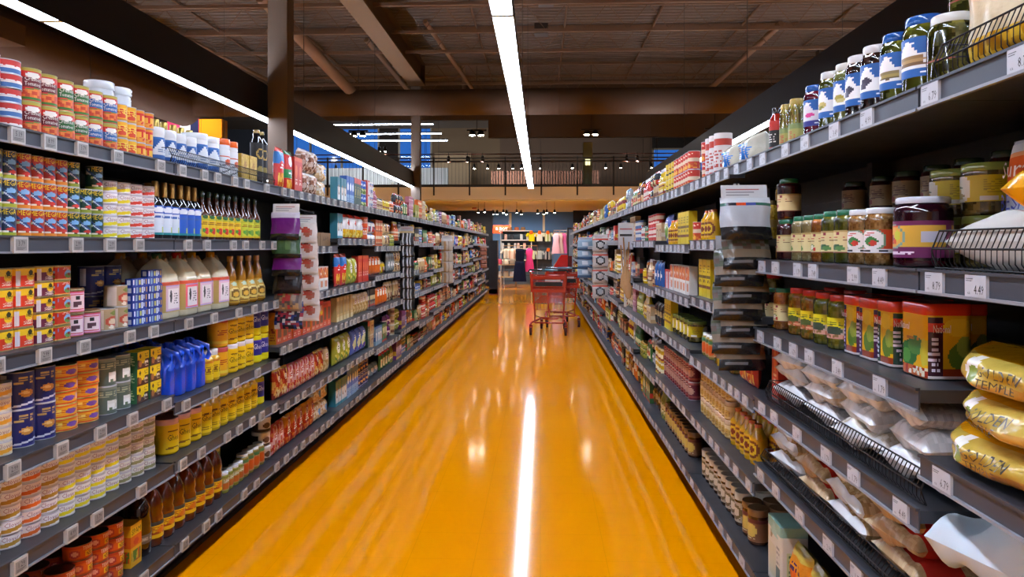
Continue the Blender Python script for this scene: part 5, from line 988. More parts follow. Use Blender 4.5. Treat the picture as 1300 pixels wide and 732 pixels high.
# fourth shelf: clear bags heaped behind the guard; fifth: bean packets
def heap(row, keys, b, d0, d1, lab, seed, layers=3, ins=.07, dzz=.05, cols=2):
    r = random.Random(seed); k = 0; z = rowsof('R', b)[row] + .004; n = max(1, int((d1 - d0) / .235))
    for L in range(layers):
        for i in range(n):
            for c in range(cols):
                key = keys[k % len(keys)] if not callable(keys) else keys(L, i)
                o = PR[key].put((XR + ins + .11 + c * .21 + r.uniform(-.01, .01), d0 + .13 + i * (d1 - d0) / n + r.uniform(-.012, .012), z + L * dzz + (.012 if L else 0)), -PI / 2 + r.uniform(-.16, .16), r.uniform(-.03, .05) if L else 0, r.uniform(-.05, .05) if L else 0)
                tag(o, '%s, %s layer, %s %s, %s' % (PR[key].look, ORD[L], ('front', 'back')[c], NUM[i], lab), 'bag', 'bags in the %s' % lab); k += 1
heap(2, ['clearA', 'clearB', 'clearC', 'clearA', 'clearB'], 1, 1.63, 2.72, 'clear bag heap', 5, 3, .012, .056)
heap(1, ['redlabelbag', 'tanstrip', 'beanbag', 'redlabelbag'], 1, 1.70, 2.78, 'bean packet heap', 6, 3, .012, .054)
run('R', 1, 2, 2.74, 2.81, 'redtall', n=1, ins=.04)
at(1, 0, 990, 'cornflour', ins=.02); run('R', 1, 0, 2.29, 2.64, 'frysack', n=2, ins=.03); run('R', 1, 0, 1.85, 2.25, 'frysack', n=2, ins=.06); run('R', 1, 0, 2.15, 2.6, 'brownlid', n=4, ins=.25)
# third right bay
rr_(2, 5, 917, 958, 'bluetext', n=2, pitch=.3); rr_(2, 5, 898, 912, 'canister', n=3); rr_(2, 5, 879, 896, 'redsoup', stack=2, n=4)
run('R', 2, 4, 2.85, 3.25, 'cornjar', n=6); rr_(2, 4, 884, 904, 'mustard', n=4); rr_(2, 4, 879, 884, 'redsoup', n=1)
rr_(2, 3, 880, 905, 'yellowbox', n=4); run('R', 2, 3, 2.85, 3.3, 'greenpickle', n=4)
rr_(2, 2, 882, 905, 'orangejar', n=5, stack=1); rr_(2, 2, 908, 932, 'redpickle', n=4); rr_(2, 2, 934, 958, 'ladybag', n=3)
rr_(2, 1, 881, 926, 'creamjar', n=13, stack=3, rows=2); rr_(2, 1, 929, 958, 'mustard', n=6, rows=2)
rr_(2, 0, 896, 940, 'whitelid', n=10, rows=2); rr_(2, 0, 942, 957, 'brownlid', n=3, rows=2); rr_(2, 0, 880, 894, 'traybox', n=1)
# fourth right bay
rr_(3, 5, 862, 878, 'redsoup', stack=2, n=7); rr_(3, 5, 853, 861, 'yellowtin', stack=2, n=3); rr_(3, 5, 836, 852, 'chipstand', n=4)
rr_(3, 4, 866, 878, 'yellowbox', n=4); rr_(3, 4, 852, 865, 'mustard', n=5); rr_(3, 4, 836, 851, 'bluebag', n=4)
rr_(3, 3, 856, 878, 'whiteorange', n=6); rr_(3, 3, 836, 855, 'redwhite', n=6)
rr_(3, 2, 858, 878, 'eggplant', n=5); rr_(3, 2, 840, 857, 'yellowbox', n=6)
rr_(3, 1, 838, 878, 'burg', stack=2, n=14, rows=2)
rr_(3, 0, 838, 878, 'brownlid', n=11)
# --- everything farther down both rows
def fillfar(side, b):
    w_ = WL if side == 'L' else WR; y0 = (Y0L if side == 'L' else Y0R) + w_ * b; zs = rowsof(side, b)
    for row in range(len(zs)):
        gapz = (zs[row + 1] - zs[row] if row + 1 < len(zs) else .34) - .06
        d = y0 + .02
        while d < y0 + w_ - .10:
            form = RG.choices(('box', 'can', 'jar', 'pouch', 'bottle', 'packet'), (5, 2, 2, 4, 2, 2))[0]
            if b > 9: form = RG.choice(('box', 'pouch', 'packet', 'can'))
            pool = FARKIND[form]
            key = RG.choice(pool); pr = PR[key]
            if pr.size[2] > gapz or (b > 8 and pr.size[0] < .085 and RG.random() < .97): continue
            n = RG.randint(2, 4) if b < 9 else RG.randint(1, 3); pt = pr.size[0] + .004; n = min(n, int((y0 + w_ - .01 - d) / pt))
            if n < 1: d += .03; continue
            st = max(1, min(3, int(gapz / pr.size[2]))) if form in ('can', 'box', 'packet') else 1
            if row == 5: st = max(1, st - (RG.random() < .3))
            run(side, b, row, d, d + n * pt, key, stack=st, n=n, pitch=pt, ins=RG.uniform(.02, .05)); d += n * pt + RG.uniform(.004, .02)
for b in range(4, NL): fillfar('L', b)
for b in range(4, NR): fillfar('R', b)

# ------------------------------------------------------------------ wire guards, hanging packs, carts, clothes department
def guard(side, b, row, d0, d1, h, lab, pitch=.018):
    z = rowsof(side, b)[row]; sg = -1 if side == 'L' else 1; X = XL if side == 'L' else XR
    o = thing('wire_guard', lab, 'guard', (sg * (X + .004), d0, z), 0, 'black wire guards'); L = d1 - d0
    wv = PM(); wv.tube([(0, 0, .003), (-.012 * sg, 0, .02), (-.012 * sg, 0, h * .55), (sg * .004, 0, h)], .0013, '#141416', 'dark_metal', 4); m_ = wv.mesh('wire'); n = int(L / pitch)
    for i in range(n + 1): obj('wire', m_, o, (0, i * L / n, 0))
    for zz, xx in ((h, .004), (h * .55, -.012), (.006, -.004)):
        r = PM(); r.tube([(sg * xx, 0, zz), (sg * xx, L, zz)], .0022, '#101012', 'dark_metal', 5); obj('rail', r, o)
    for y in (0, L):
        r = PM(); r.tube([(0, y, .004), (-.012 * sg, y, h * .5), (sg * .004, y, h), (sg * .14, y, h), (sg * .14, y, .004)], .002, '#101012', 'dark_metal', 5); obj('end_frame', r, o)
guard('L', 1, 5, 3.01, 4.20, .07, 'black wire guard before the white and blue tubs on the top shelf')
guard('R', 0, 5 - 1, .80, 1.575, .085, 'black wire guard before the cream flour bags', .017)
guard('R', 0, 3, .80, 1.585, .085, 'black wire guard before the white rice sack', .017)
guard('R', 1, 2, 1.63, 2.73, .075, 'black wire guard before the clear bag heap'); guard('R', 1, 1, 1.62, 2.79, .055, 'black wire guard before the bean packet heap')
def hang(key, look, wd, h, t, pr, x, d, z, lab, rz=0.0, rx=-.12, header='#dcd8d4', grp=None, nx=10, ny=14, hh=.05):
    o = thing('hanging_pack', lab, 'packet', (x, d, z), rz, grp); o.rotation_euler = (rx, 0, rz)
    if key not in HM:
        b = PM(); b.pillow(wd, h, t, pr, nx, ny, 'film', .14, len(HM) + 90); b.move(0, 0, -h - hh)
        c = PM(); c.box(-wd * .46, wd * .46, -.0012, .0012, -hh - .012, 0, header, 'print')
        for k in range(3): c.box(-wd * .36, wd * (.3 - .1 * k), -.0018, -.0012, -.02 - k * .011, -.016 - k * .011, '#a85a5a' if k == 0 else '#8a8a90', 'print')
        HM[key] = (b.mesh('pack'), c.mesh('header_card'))
    obj('pack', HM[key][0], o); obj('header_card', HM[key][1], o)
HM = {}
def clipstrip(x, d, z0, z1, lab, arm):
    o = thing('clip_strip', lab, 'strip', (x, d, 0)); p = PM(); p.box(-.012, .012, -.001, .001, z0, z1, '#c8ccd0', 'film'); obj('strip', p, o)
    p = PM(); p.tube([(0, -.01, z1 - .01), (0, 0, z1 + .03), (arm, 0, z1 + .05)], .004, '#141416', 'dark_metal', 6); p.box(-.03, .03, -.012, .012, z1 + .02, z1 + .035, '#18181a', 'dark_metal'); obj('hook', p, o)
G1 = 'packs on the clip strip beside the vinegar bottles'
clipstrip(-1.49, 4.27, 1.05, 1.70, 'clip strip of purple and green packs beside the vinegar bottles', -.07)
LP = [('pur', 'purple', P('#6a1f72', ('b', .78, 1, '#c8c0cc'), ('b', 0, .2, '#1c1a1c'), ('t', -.5, .5, .3, .4, '#8a4a92'))), ('grn', 'green', P('#3a5a34', ('b', .8, 1, '#b8b8b0'), ('b', 0, .16, '#1a1a18'), ('e', .2, .5, .3, .2, '#5a7a4a'))),
      ('pur', 'purple', None), ('blk', 'black', P('#1a1618', ('b', .8, 1, '#8a868a'), ('e', .2, .6, .4, .1, '#4a464c'))), ('cook', 'brown', P('#7a6a60', G(.1, .8, -.8, .8, ['#8a6a4a', '#a8845a', '#5a4a44', '#a83a3a'], 4, 3))), ('mix', 'blue and red', P('#2a2a44', G(0, .9, -1, 1, ['#28346a', '#8a2a3a', '#1c1c2c', '#b8b0b0'], 6, 5)))]
for k, (key, nm, pr) in enumerate(LP): hang(key, nm, .165, .165, .03, pr or LP[0][2], -1.49, 4.20 + .012 * k, 1.70 - .105 * k, '%s hanging pack, %s from the top beside the vinegar bottles' % (nm, ORD[k]), .1, -.16, grp=G1)
clipstrip(-1.49, 4.62, 1.02, 1.64, 'clip strip of white packs behind the purple packs', -.07)
for k in range(6): hang('wht', 'white', .14, .13, .025, P('#cfc4bc', ('e', .2, .5, .4, .2, '#a8604a'), ('t', -.6, .4, .5, .8, '#b84a3a'), ('b', .0, .12, '#d8d0c8')), -1.49, 4.56 + .012 * k, 1.65 - .10 * k, 'white hanging pack, %s from the top behind the purple packs' % ORD[k], .1, -.12, grp='white hanging packs')
G2 = 'packs on the clip strip beside the big jars'
clipstrip(.775, 2.90, 1.02, 1.70, 'clip strip of black ended clear packs beside the dark red jars', .075)
for k in range(8):
    if k == 0: hang('cl0', '', .185, .165, .035, P('#b4bac0', ('b', .80, .86, '#3a6a5a'), ('r', -.8, -.4, .80, .86, '#2a2a34'), ('r', -.4, 0, .80, .86, '#d8502a'), ('r', .0, .4, .80, .86, '#4a5aa0'), ('b', 0, .30, '#17181a'), ('b', .86, 1, '#c8ced2'), ('t', -.8, .4, .2, .26, '#8a8a8a')), .775, 2.80, 1.685, 'clear pack with colour strip on top of the black ended packs', -.08, -.25, '#ccd0d2', G2)
    else: hang('cl1', '', .18, .15, .035, P('#5a5850', ('b', .3, .5, '#7a6e5c'), G(.5, 1, -1, 1, ['#5c5e58', '#4a5240', '#5a4a40', '#6a6c68'], 8, 4), ('b', 0, .30, '#161618'), ('t', -.9, .2, .16, .24, '#6a6a6c')), .775 + (.008 if k % 2 else -.012), 2.815 + .011 * k, 1.625 - .066 * k, 'black ended clear pack, %s below the colour striped one' % ORD[k - 1], -.08 + (.1 if k % 2 else -.06), -.25, '#8a8e90', G2)
G3 = 'small packs low on the clip strip'
for k in range(2): hang('cl3', '', .085, .10, .02, P('#8a8078', ('b', 0, .3, '#b8a02a'), ('e', 0, .2, .5, .14, '#6a3a8a'), ('b', .7, 1, '#b0aab0')), .73 + .1 * k, 2.87, 1.135, 'small grey pack hanging low, %s under the black packs' % ORD[k], 0, -.1, grp=G3)
clipstrip(.77, 6.62, .9, 1.68, 'clip strip of long wooden spoons', .08)
o = thing('spoon_card', 'white card holding wooden spoons', 'card', (.77, 6.56, 1.66)); p = PM(); p.box(-.07, .07, -.002, .002, -.22, 0, '#c8ccce', 'print'); p.box(-.055, .055, -.003, -.002, -.06, -.05, '#a84a4a', 'print'); p.box(-.055, .055, -.003, -.002, -.12, -.10, '#2a2a2a', 'print'); obj('card', p, o)
for k in range(5):
    x = .72 + .024 * k; zt = 1.50 - .09 * (k % 2 == 0) - .02 * k
    p = PM(); p.tube([(0, 0, 0), (0, -.004, -.26)], .007, '#b08a5c', 'matte', 6); h = PM(); h.tower(circle(1, 12, .25), [(.012, -.40), (.026, -.385), (.03, -.34), (.024, -.29), (.008, -.25)], '#b8946a', 'matte', top='#b8946a', bot='#b8946a')
    o = thing('wooden_spoon', 'long wooden spoon on the white card, %s from the aisle' % ORD[k], 'spoon', (x, 6.53 - .003 * k, zt + .05), 0, 'wooden spoons'); o.rotation_euler = (0, .04 * (k - 2), 0); obj('handle', p, o); obj('spoon_bowl', h, o)
clipstrip(-1.49, 8.1, .75, 1.66, 'clip strip of silver and black cutlery packs', -.07)
for k in range(7): hang('cut', '', .16, .17, .02, P('#1a1a1c', ('r', -.6, -.4, .1, .9, '#b8bcc0'), ('r', -.05, .12, .1, .95, '#c0c4c8'), ('r', .4, .55, .1, .85, '#a8acb0'), ('b', .85, 1, '#b8a070')), -1.49, 8.03 + .01 * k, 1.67 - .12 * k, 'black and silver cutlery pack, %s from the top of its strip' % ORD[k], .1, -.1, '#a8a8a8', 'cutlery packs')
clipstrip(-1.49, 11.6, .8, 1.62, 'clip strip of pale tall packs far along', -.07)
for k in range(4): hang('pal', '', .18, .2, .03, P('#b0a490', ('r', -.5, -.2, 0, 1, '#a8845a'), ('r', .2, .4, 0, 1, '#8a7a6a'), ('b', .8, 1, '#c8c8c4')), -1.49, 11.54 + .01 * k, 1.62 - .17 * k, 'pale tall pack, %s down the far clip strip' % ORD[k], .1, -.1, '#b8b8b4', 'pale tall packs')
clipstrip(-1.49, 19.0, .95, 1.55, 'clip strip of rust coloured packs near the aisle end', -.07)
for k in range(5): hang('rus', '', .17, .14, .04, P('#9a5a3c', ('b', .7, 1, '#b89078'), ('b', 0, .15, '#6a3a2a')), -1.49, 18.92 + .02 * k, 1.50 - .11 * k, 'rust coloured pack, %s down the strip near the aisle end' % ORD[k], .1, -.1, '#b8b4b0', 'rust packs')
clipstrip(.77, 9.4, .8, 1.6, 'clip strip of round kitchen gadgets', .08)
for k in range(4): hang('gad', '', .2, .17, .03, P('#b0aca8', ('e', 0, .5, .6, .36, '#26262a'), ('e', 0, .5, .36, .22, '#a8a8a8'), ('b', .85, 1, '#b84a3a')), .77, 9.32 + .012 * k, 1.60 - .2 * k, 'grey gadget card with black ring, %s from the top' % ORD[k], -.1, -.08, '#c8c4c0', 'gadget cards')
clipstrip(.77, 12.6, .9, 1.6, 'clip strip of pale blue packs', .08)
for k in range(4): hang('pbl', '', .26, .17, .03, P('#8aa4b8', ('b', 0, .3, '#3a5a7a'), ('e', 0, .6, .5, .2, '#c8d4dc')), .77, 12.5 + .015 * k, 1.60 - .16 * k, 'pale blue pack, %s down its clip strip' % ORD[k], -.1, -.08, '#a8c0d0', 'pale blue packs')

# --- shopping carts: local -y is the handle end
RED = '#bc3826'; RD2 = '#9c2c20'
def cart(name, lab, x, y, rz):
    o = thing('shopping_cart', lab, 'cart', (x, y, 0), rz, 'shopping carts')
    f = PM(); W = .29; w2 = .22
    for s in (-1, 1):
        f.tube([(s * W, -.02, 1.04), (s * W, .03, .86), (s * (W - .03), .10, .70), (s * .235, .16, .30), (s * .23, .10, .19)], .014, RED, 'gloss', 8)        # rear upright
        f.tube([(s * .30, .0, .155), (s * .29, .06, .19), (s * .2, .95, .19)], .014, RED, 'gloss', 8)                                   # foot rail
        f.tube([(s * W, .0, .99), (s * .21, 1.0, .93)], .011, RED, 'gloss', 8)                                                     # basket top rim
        f.tube([(s * .25, .14, .52), (s * .19, .92, .58)], .008, RED, 'gloss', 6)
    f.tube([(-.21, 1.0, .93), (.21, 1.0, .93)], .011, RED, 'gloss', 8); f.tube([(-.23, .10, .19), (.23, .10, .19)], .012, RED, 'gloss', 8); f.tube([(-.2, .95, .19), (.2, .95, .19)], .012, RED, 'gloss', 8)
    f.tube([(-.235, .16, .3), (-.1, .5, .21), (.1, .5, .21), (.235, .16, .3)], .009, RED, 'gloss', 6)
    obj('frame', f, o)
    def side(s):
        q = PM()
        for k in range(15):
            t = k / 14; q.tube([(s * (W - .08 * t), t * 1.0, .99 - .06 * t), (s * (.25 - .06 * t), .14 + .78 * t, .52 + .06 * t)], .0032, RED, 'gloss', 4)
        for k in range(1, 7):
            u = k / 7; q.tube([(s * (W - .04 * u), .14 * u, .99 - .47 * u), (s * (.21 - .02 * u), 1 - .08 * u, .93 - .35 * u)], .0036, RED, 'gloss', 4)
        return q
    for s in (-1, 1): obj('basket_side', side(s), o)
    q = PM()
    for k in range(15):
        t = -1 + 2 * k / 14; q.tube([(.25 * t, .14, .52), (.19 * t, .92, .58)], .0032, RED, 'gloss', 4)
    for k in range(14):
        t = k / 13; w_ = .25 - .06 * t; q.tube([(-w_, .14 + .78 * t, .52 + .06 * t), (w_, .14 + .78 * t, .52 + .06 * t)], .0036, RED, 'gloss', 4)
    obj('basket_floor', q, o)
    q = PM()
    for k in range(15):
        t = -1 + 2 * k / 14; q.tube([(.21 * t, 1.0, .93), (.19 * t, .92, .58)], .0032, RED, 'gloss', 4)
    for k in range(8):
        u = k / 7; w_ = .21 - .02 * u; q.tube([(-w_, 1 - .08 * u, .93 - .35 * u), (w_, 1 - .08 * u, .93 - .35 * u)], .0036, RED, 'gloss', 4)
    obj('basket_front', q, o)
    q = PM()                                                                                                                     # rear gate
    for k in range(10):
        t = -1 + 2 * k / 9; q.tube([(.27 * t, .03, .97), (.245 * t, .15, .40)], .0032, RED, 'gloss', 4)
    for k in range(6):
        u = k / 5; w_ = .28 - .03 * u; q.tube([(-w_, .02 + .13 * u, .98 - .58 * u), (w_, .02 + .13 * u, .98 - .58 * u)], .0036, RED, 'gloss', 4)
    obj('rear_gate', q, o)
    q = PM(); q.box(-.285, -.25, -.03, .01, .70, 1.0, RED, 'gloss'); q.box(.25, .285, -.03, .01, .70, 1.0, RED, 'gloss'); q.box(-.25, .25, -.025, .005, .92, .96, RED, 'gloss'); q.box(-.25, .25, -.025, .005, .70, .745, RED, 'gloss'); q.box(-.25, .25, -.012, .0, .90, .93, RD2, 'gloss'); q.box(-.25, .25, -.01, .0, .75, .79, RD2, 'gloss')
    g = obj('child_seat', q, o); q = PM(); q.box(-.21, .23, -.034, -.012, .80, .865, '#191b1e', 'print'); obj('seat_plate', q, g)
    q = PM(); q.box(-.05, .2, -.03, -.012, .875, .905, '#c8b4ae', 'print'); obj('name_plate', q, g)
    h = PM(); h.tube([(-.315, -.03, 1.035), (-.30, -.055, 1.06), (.30, -.055, 1.06), (.315, -.03, 1.035)], .0165, '#24343a', 'gloss', 10); hd = obj('handle', h, o)
    h = PM(); h.tube([(-.1, -.055, 1.06), (.16, -.055, 1.06)], .0185, '#5f8c9c', 'gloss', 10); obj('handle_grip', h, hd)
    for i, (wx, wy) in enumerate(((-.285, .0), (.285, .0), (-.2, .93), (.2, .93))):
        w_ = PM(); w_.tube([(wx - .016, wy - .02, .063), (wx + .016, wy - .02, .063)], .063, '#4a2626', 'matte', 18); k = obj('wheel', w_, o)
        c = PM(); c.tube([(wx - .018, wy - .02, .063), (wx + .018, wy - .02, .063)], .03, '#8a5a5a', 'gloss', 12); obj('hub', c, k)
        fk = PM(); fk.box(wx - .024, wx - .019, wy - .04, wy + .02, .05, .15, RD2, 'gloss'); fk.box(wx + .019, wx + .024, wy - .04, wy + .02, .05, .15, RD2, 'gloss'); fk.box(wx - .024, wx + .024, wy - .04, wy + .02, .135, .165, RD2, 'gloss'); obj('fork', fk, o)
    return o
cart('shopping_cart', 'red wire shopping cart standing nearest in the aisle middle', .13, 11.82, -.10)
cart('shopping_cart', 'red wire shopping cart half hidden beside the shelves', .40, 12.98, .10)
p = PM(); i = len(p.v); p.v += [(-.21, 0, .0), (.1, 0, .0), (.1, 0, .30), (-.02, 0, .30), (-.21, .36, .0), (.1, .36, .0), (.1, .36, .30), (-.02, .36, .30)]
for qd in ((0, 1, 2, 3), (5, 4, 7, 6), (0, 3, 7, 4), (3, 2, 6, 7), (2, 1, 5, 6), (1, 0, 4, 5)): p.face(qd, '#c41a16', 'gloss')
p.box(.1, .18, .02, .34, -.02, .28, '#5a1614', 'gloss'); p.box(-.16, .14, .02, .30, -.40, 0, '#8a1a18', 'gloss')
o = obj('plastic_tub', p, None, (.40, 13.30, .99)); tag(o, 'angular bright red plastic tub riding in the farther cart', 'tub')

# --- clothes department past the end of the aisle
FL = '#c8a070'
def garment(kind, lab, x, y, z, col, sc=1.0, cols=None, cat='shirt', grp=None, hangs=True):
    """z is the top of the shoulders; hangs on a wire hanger"""
    o = thing(kind, lab, cat, (x, y, z), 0, grp); b = PM()
    def c(s, v): return hx(cols[int((s + 1) * 3.5) % len(cols)]) if cols else hx(col)
    if kind in ('shirt', 'tank_top'):
        b.tower(circle(.17 * sc, 16, .05 * sc), [(.95, -.48 * sc), (1, -.30 * sc), (.95, -.12 * sc), (1.05, -.03 * sc), (.5, 0.0)], c if cols else col, 'cloth', top=col)
        if kind == 'shirt':
            for s in (-1, 1):
                q = PM(); q.tower(circle(.06 * sc, 10, .035 * sc), [(1.1, -.2 * sc), (1, -.1 * sc), (.85, 0)], col, 'cloth', ox=0); q.move(s * .19 * sc, 0, -.03 * sc, ry=-s * .45); b.merge(q)
    elif kind == 'dress': b.tower(circle(.15 * sc, 18, .05 * sc), [((1.35, 1.4), -.95 * sc), (1.1, -.6 * sc), (.8, -.35 * sc), (1.0, -.1 * sc), (.5, 0)], col, 'cloth', top=col)
    elif kind == 'skirt': b.tower([(math.cos(a) * .19 * sc * (1 + .05 * math.cos(9 * a)), math.sin(a) * .12 * sc * (1 + .05 * math.cos(9 * a)), .0001 + 0 * a) for a in lin(0, 2 * PI, 36)[:-1]], [(1.3, -.75 * sc), (1.15, -.4 * sc), (.9, -.06 * sc), (.85, 0)], col, 'cloth', top=col)
    obj('fabric', b, o)
    if kind != 'skirt':
        q = PM(); q.tube([(-.13 * sc, 0, -.01), (0, 0, .05 * sc), (.13 * sc, 0, -.01)], .006, '#c89a5a', 'matte', 5); q.tube([(0, 0, .05 * sc), (0, 0, .09 * sc), (.02, 0, .11 * sc), (.02, .03, .11 * sc)], .004, '#a8a8a8', 'tin', 5); obj('hanger', q, o)
    return o
def X_(px, d): return (px - 686) / F * d
def Z_(py, d): return EYE + (312 - py) / F * d
p = PM(); p.box(-1.45, .45, 27.6, 27.7, 0, 2.0, '#5d666e', 'matte'); o = obj('slatted_display', p); tag(o, 'grey display panel behind the hanging shirts', 'panel')
for k in range(9):
    p = PM(); p.box(-1.45, .45, 27.58, 27.6, .12 + .2 * k, .135 + .2 * k, '#3f474e', 'matte'); obj('slat', p, o)
p = PM()
for zz in (1.16, 1.93):
    p.tube([(-.6, 27.02, zz), (.45, 27.02, zz)], .01, '#9a9a9a', 'tin', 6)
    for x in (-.55, .4): p.tube([(x, 27.02, zz), (x, 27.6, zz)], .01, '#9a9a9a', 'tin', 6)
obj('hanging_bar', p, o)
sh = thing('display_shelf', 'white shelf rack of folded clothes against the grey panel', 'shelf', (-1.0, 27.3, 0))
for z in (.9, 1.32, 1.65, 2.0):
    p = PM(); p.box(-.5, .68, -.2, .25, z, z + .04, '#d8d4cc', 'matte'); obj('shelf_board', p, sh)
for x in (-.5, .65): p = PM(); p.box(x, x + .03, -.2, .25, 0, 2.04, '#d0ccc4', 'matte'); obj('side_panel', p, sh)
rc = random.Random(9)
FC = ['#e4e0dc', '#e8b8a8', '#d8d0c4', '#4a4a50', '#c8c8cc', '#e0c0b4']
for k in range(10):
    z = (1.362, 1.692, 1.362, 1.692, 1.362)[k % 5]; x = -1.42 + .118 * k; p = PM(); p.tower(rrect(.1, .22, .02, 4, 4), [(1, 0), (1.04, .06), (.96, .16), (.8, .2)], FC[k % 6], 'cloth', top=FC[k % 6]); o = obj('folded_shirt', p, None, (x, 27.25, z)); tag(o, '%s folded top on the white rack, %s along' % (('white', 'peach', 'cream', 'charcoal', 'silver', 'blush')[k % 6], ORD[k]), 'shirt', 'folded tops on the white rack')
for k, (px, col) in enumerate(((647, '#c88a5a'), (656, '#b86a4a'), (664, '#9a7a5a'))): p = PM(); p.tower(circle(.09, 14), [(1, 0), (1.05, .06), (.7, .12)], col, 'cloth', top=col); o = obj('sun_hat', p, None, (X_(px, 27.3), 27.3, 2.042)); tag(o, '%s hat on top of the white rack, %s along' % (('tan', 'rust', 'brown')[k], ORD[k]), 'hat', 'hats on the rack')
for px, py, kind, col, lab, cols, sc in ((675, 303, 'shirt', '#f0d81c', 'bright yellow kids shirt on the grey panel', None, .68), (685, 303, 'shirt', '#e8e4d4', 'white kids shirt with orange hang sign on the grey panel', None, .68), (695.5, 303, 'shirt', '#dce0b8', 'pale green striped kids shirt on the grey panel', ['#e4e4cc', '#b0b878'], .68),
        (675.5, 326, 'shirt', '#cfd8a8', 'pale lime shirt low beside the pink dress', None, .66), (684.5, 326, 'shirt', '#b8c0bc', 'grey marl shirt in the lower row', None, .66), (695, 326.5, 'shirt', '#8a8e92', 'dark striped shirt in the lower row', ['#c8c8c8', '#3a3c44'], .66)):
    d = 27.0; garment(kind, lab, X_(px, d), d, Z_(py - 8, d), col, sc, cols, grp='shirts on the grey panel')
for k, px in enumerate((674.5, 685, 695.5, 696)):
    d = 26.95; py = 296 if k < 3 else 318; p = PM(); p.tower(circle(.06, 14, .02), [(.9, -.06), (1.1, 0), (.8, .07)], '#e86a1c', 'matte', top='#e86a1c'); o = obj('hang_sign', p, None, (X_(px, d), d, Z_(py, d) + .03)); tag(o, 'orange hang sign %s' % ('above the yellow kids shirt', 'above the white kids shirt', 'above the pale green striped shirt', 'above the dark striped shirt')[k], 'sign', 'orange hang signs')
rk = thing('clothes_rack', 'slim metal rack holding the navy outfit and pink dress', 'rack', (X_(660, 25), 25.0, 0)); p = PM()
p.tube([(-.55, 0, 1.46), (.6, 0, 1.46)], .014, '#a8845a', 'tin', 6)
for x in (-.55, .6): p.tube([(x, 0, 0), (x, 0, 1.46)], .014, '#8a8a8a', 'tin', 6); p.box(x - .02, x + .02, -.25, .25, 0, .03, '#8a8a8a', 'tin')
obj('frame', p, rk)
garment('tank_top', 'navy sleeveless top over the navy skirt', X_(660, 24.9), 24.9, 1.36, '#15182a', .88, None, 'shirt'); garment('skirt', 'long navy skirt under the navy top', X_(659.5, 24.9), 24.9, .92, '#161a30', .92, None, 'skirt')
garment('dress', 'bright pink dress hanging beside the navy top', X_(672, 25.0), 25.0, 1.37, '#e0407a', .85, None, 'dress')
garment('shirt', 'flowered peach shirt beside the navy top', X_(650.5, 25.0), 25.0, 1.34, '#d8b49a', .70, ['#e8d0b8', '#c88a6a', '#d8b49a'], 'shirt'); garment('shirt', 'pale flowered shirt at the end of the slim rack', X_(643, 25.0), 25.0, 1.34, '#d0c4b0', .66, ['#d8ccb8', '#b8a890'], 'shirt')
tb = thing('display_table', 'pale wooden table of folded clothes beside the dark frame', 'table', (X_(642, 25.4), 25.4, 0))
for z in (.35, .78): p = PM(); p.box(-.38, .38, -.25, .25, z, z + .035, '#c8ac84', 'matte'); obj('board', p, tb)
for x in (-.36, .36):
    for y in (-.23, .23): p = PM(); p.box(x - .02, x + .02, y - .02, y + .02, 0, .8, '#7a6248', 'matte'); obj('leg', p, tb)
for k in range(6): p = PM(); c = ['#e0d4c0', '#c8b090', '#e8e4dc', '#b84a5a', '#d8c8b0', '#8a7a6a'][k]; p.tower(rrect(.2, .28, .03, 4, 4), [(1, 0), (1.03, .05), (.98, .14), (.9, .17)], c, 'cloth', top=c); o = obj('folded_trousers', p, None, (X_(642, 25.4) - .24 + .24 * (k % 3), 25.4, (.388 if k < 3 else .818))); tag(o, '%s folded trousers on the pale table, %s board' % (('cream', 'tan', 'white', 'rose', 'sand', 'taupe')[k], 'lower' if k < 3 else 'upper'), 'trousers', 'folded trousers')
rk = thing('clothes_rack', 'rack of pink and grey clothes beside the black frame', 'rack', (X_(713, 25.5), 25.5, 0)); p = PM(); p.tube([(-.28, 0, 2.0), (.28, 0, 2.0)], .014, '#c8c8c8', 'tin', 6)
for x in (-.28, .28): p.tube([(x, 0, 0), (x, 0, 2.0)], .014, '#8a8a8a', 'tin', 6); p.box(x - .02, x + .02, -.25, .25, 0, .03, '#8a8a8a', 'tin')
obj('frame', p, rk)
for k, (c, nm) in enumerate((('#d8a0a8', 'dusty pink'), ('#c8a49c', 'blush'), ('#d868a0', 'fuchsia'), ('#a88a94', 'mauve'))): garment('dress', '%s dress on the rack beside the black frame' % nm, X_(713, 25.5) - .2 + .13 * k, 25.30 + .14 * k, 1.90, c, .75, None, 'dress', 'dresses on the far rack')
p = PM()
for a, b, c, d_ in ((-.13, .13, 2.0, 2.06), (-.13, -.08, 0, 2.0), (.08, .13, 0, 2.0)): p.box(a, b, -.04, .04, c, d_, '#17181b', 'dark_metal')
p.box(-.14, .14, -.2, .2, 0, .05, '#17181b', 'dark_metal'); o = obj('mirror_stand', p, None, (X_(725, 24), 24.0, 0)); tag(o, 'tall black mirror stand beside the far rack', 'mirror')
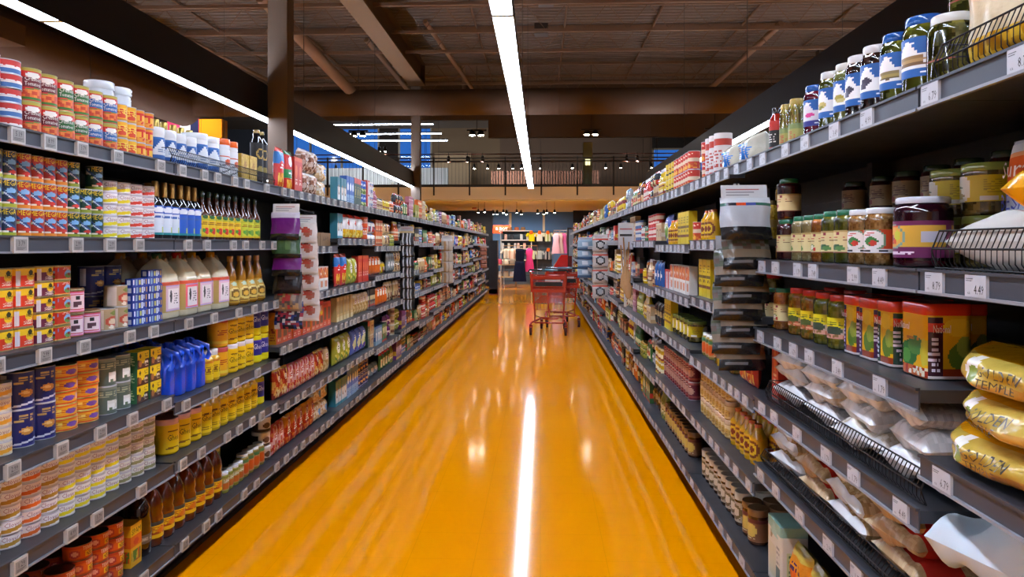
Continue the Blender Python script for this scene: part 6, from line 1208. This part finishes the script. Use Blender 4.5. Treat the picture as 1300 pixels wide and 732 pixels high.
p = PM(); p.box(-.08, .08, .0, .02, .3, 1.98, '#8a98a4', 'gloss'); obj('mirror_glass', p, o)
p = PM(); p.box(-.12, .12, -.3, .3, .03, 1.62, '#17171a', 'shelf_paint'); p.box(-.13, .13, -.3, .3, 0, .16, '#5a1c22', 'shelf_paint'); o = obj('end_stand', p, None, (X_(627, 21.9), 21.9, 0)); tag(o, 'tall black end stand with red foot closing the left row', 'stand')
for k in range(3): p = PM(); p.tube([(.125, -.28, .4 + k * .4), (.16, -.28, .4 + k * .4)], .012, '#8a8a8a', 'tin', 5); obj('peg', p, o)
o = thing('department_sign', 'orange red department sign over the clothes', 'sign', (X_(635, 30), 30, Z_(291, 30))); p = PM(); p.box(-.42, .42, 0, .03, -.17, .17, '#e2401c', 'matte'); obj('board', p, o)
p = PM(); p.text('& BOY', .125, '#f0e4dc', onflat(0, .03, .06, .003), 'matte'); p.box(-.05, .16, -.003, 0, -.09, -.08, '#f0e4dc', 'matte'); obj('lettering', p, o)
p = PM(); p.tube([(-.35, .015, .17), (-.35, .015, 1.0)], .005, '#888888', 'tin', 4); p.tube([(.35, .015, .17), (.35, .015, 1.0)], .005, '#888888', 'tin', 4); obj('hanger', p, o)
p = PM(); p.tower(circle(.09, 16), [(1, 0), (1, .04)], '#a83a3a', 'matte', top='#a83a3a', bot='#a83a3a'); o = obj('fire_bell', p, None, (X_(602, 28.3), 28.3, 2.91)); tag(o, 'small red round bell under the beige soffit', 'bell')
# plastic balls and bags low on the far pickle row
for k, (c, nm, px, py) in enumerate((('#d88a1c', 'orange', 755, 371), ('#2a3a9a', 'blue', 764, 372), ('#d8d0d0', 'white', 768, 380), ('#a8b83a', 'lime', 748, 378))):
    d = 8.6 + k * .5; p = PM(); p.tower(circle(1, 14), [(.05, .0), (.10, .04), (.12, .11), (.10, .18), (.04, .22)], c, 'gloss', top=c, bot=c); o = obj('play_ball', p, None, (XR + .14, d, rowsof('R', int((d - Y0R) / WR))[2] + .03)); 
    bpy.data.objects.remove(o)
bpy.context.view_layer.update()
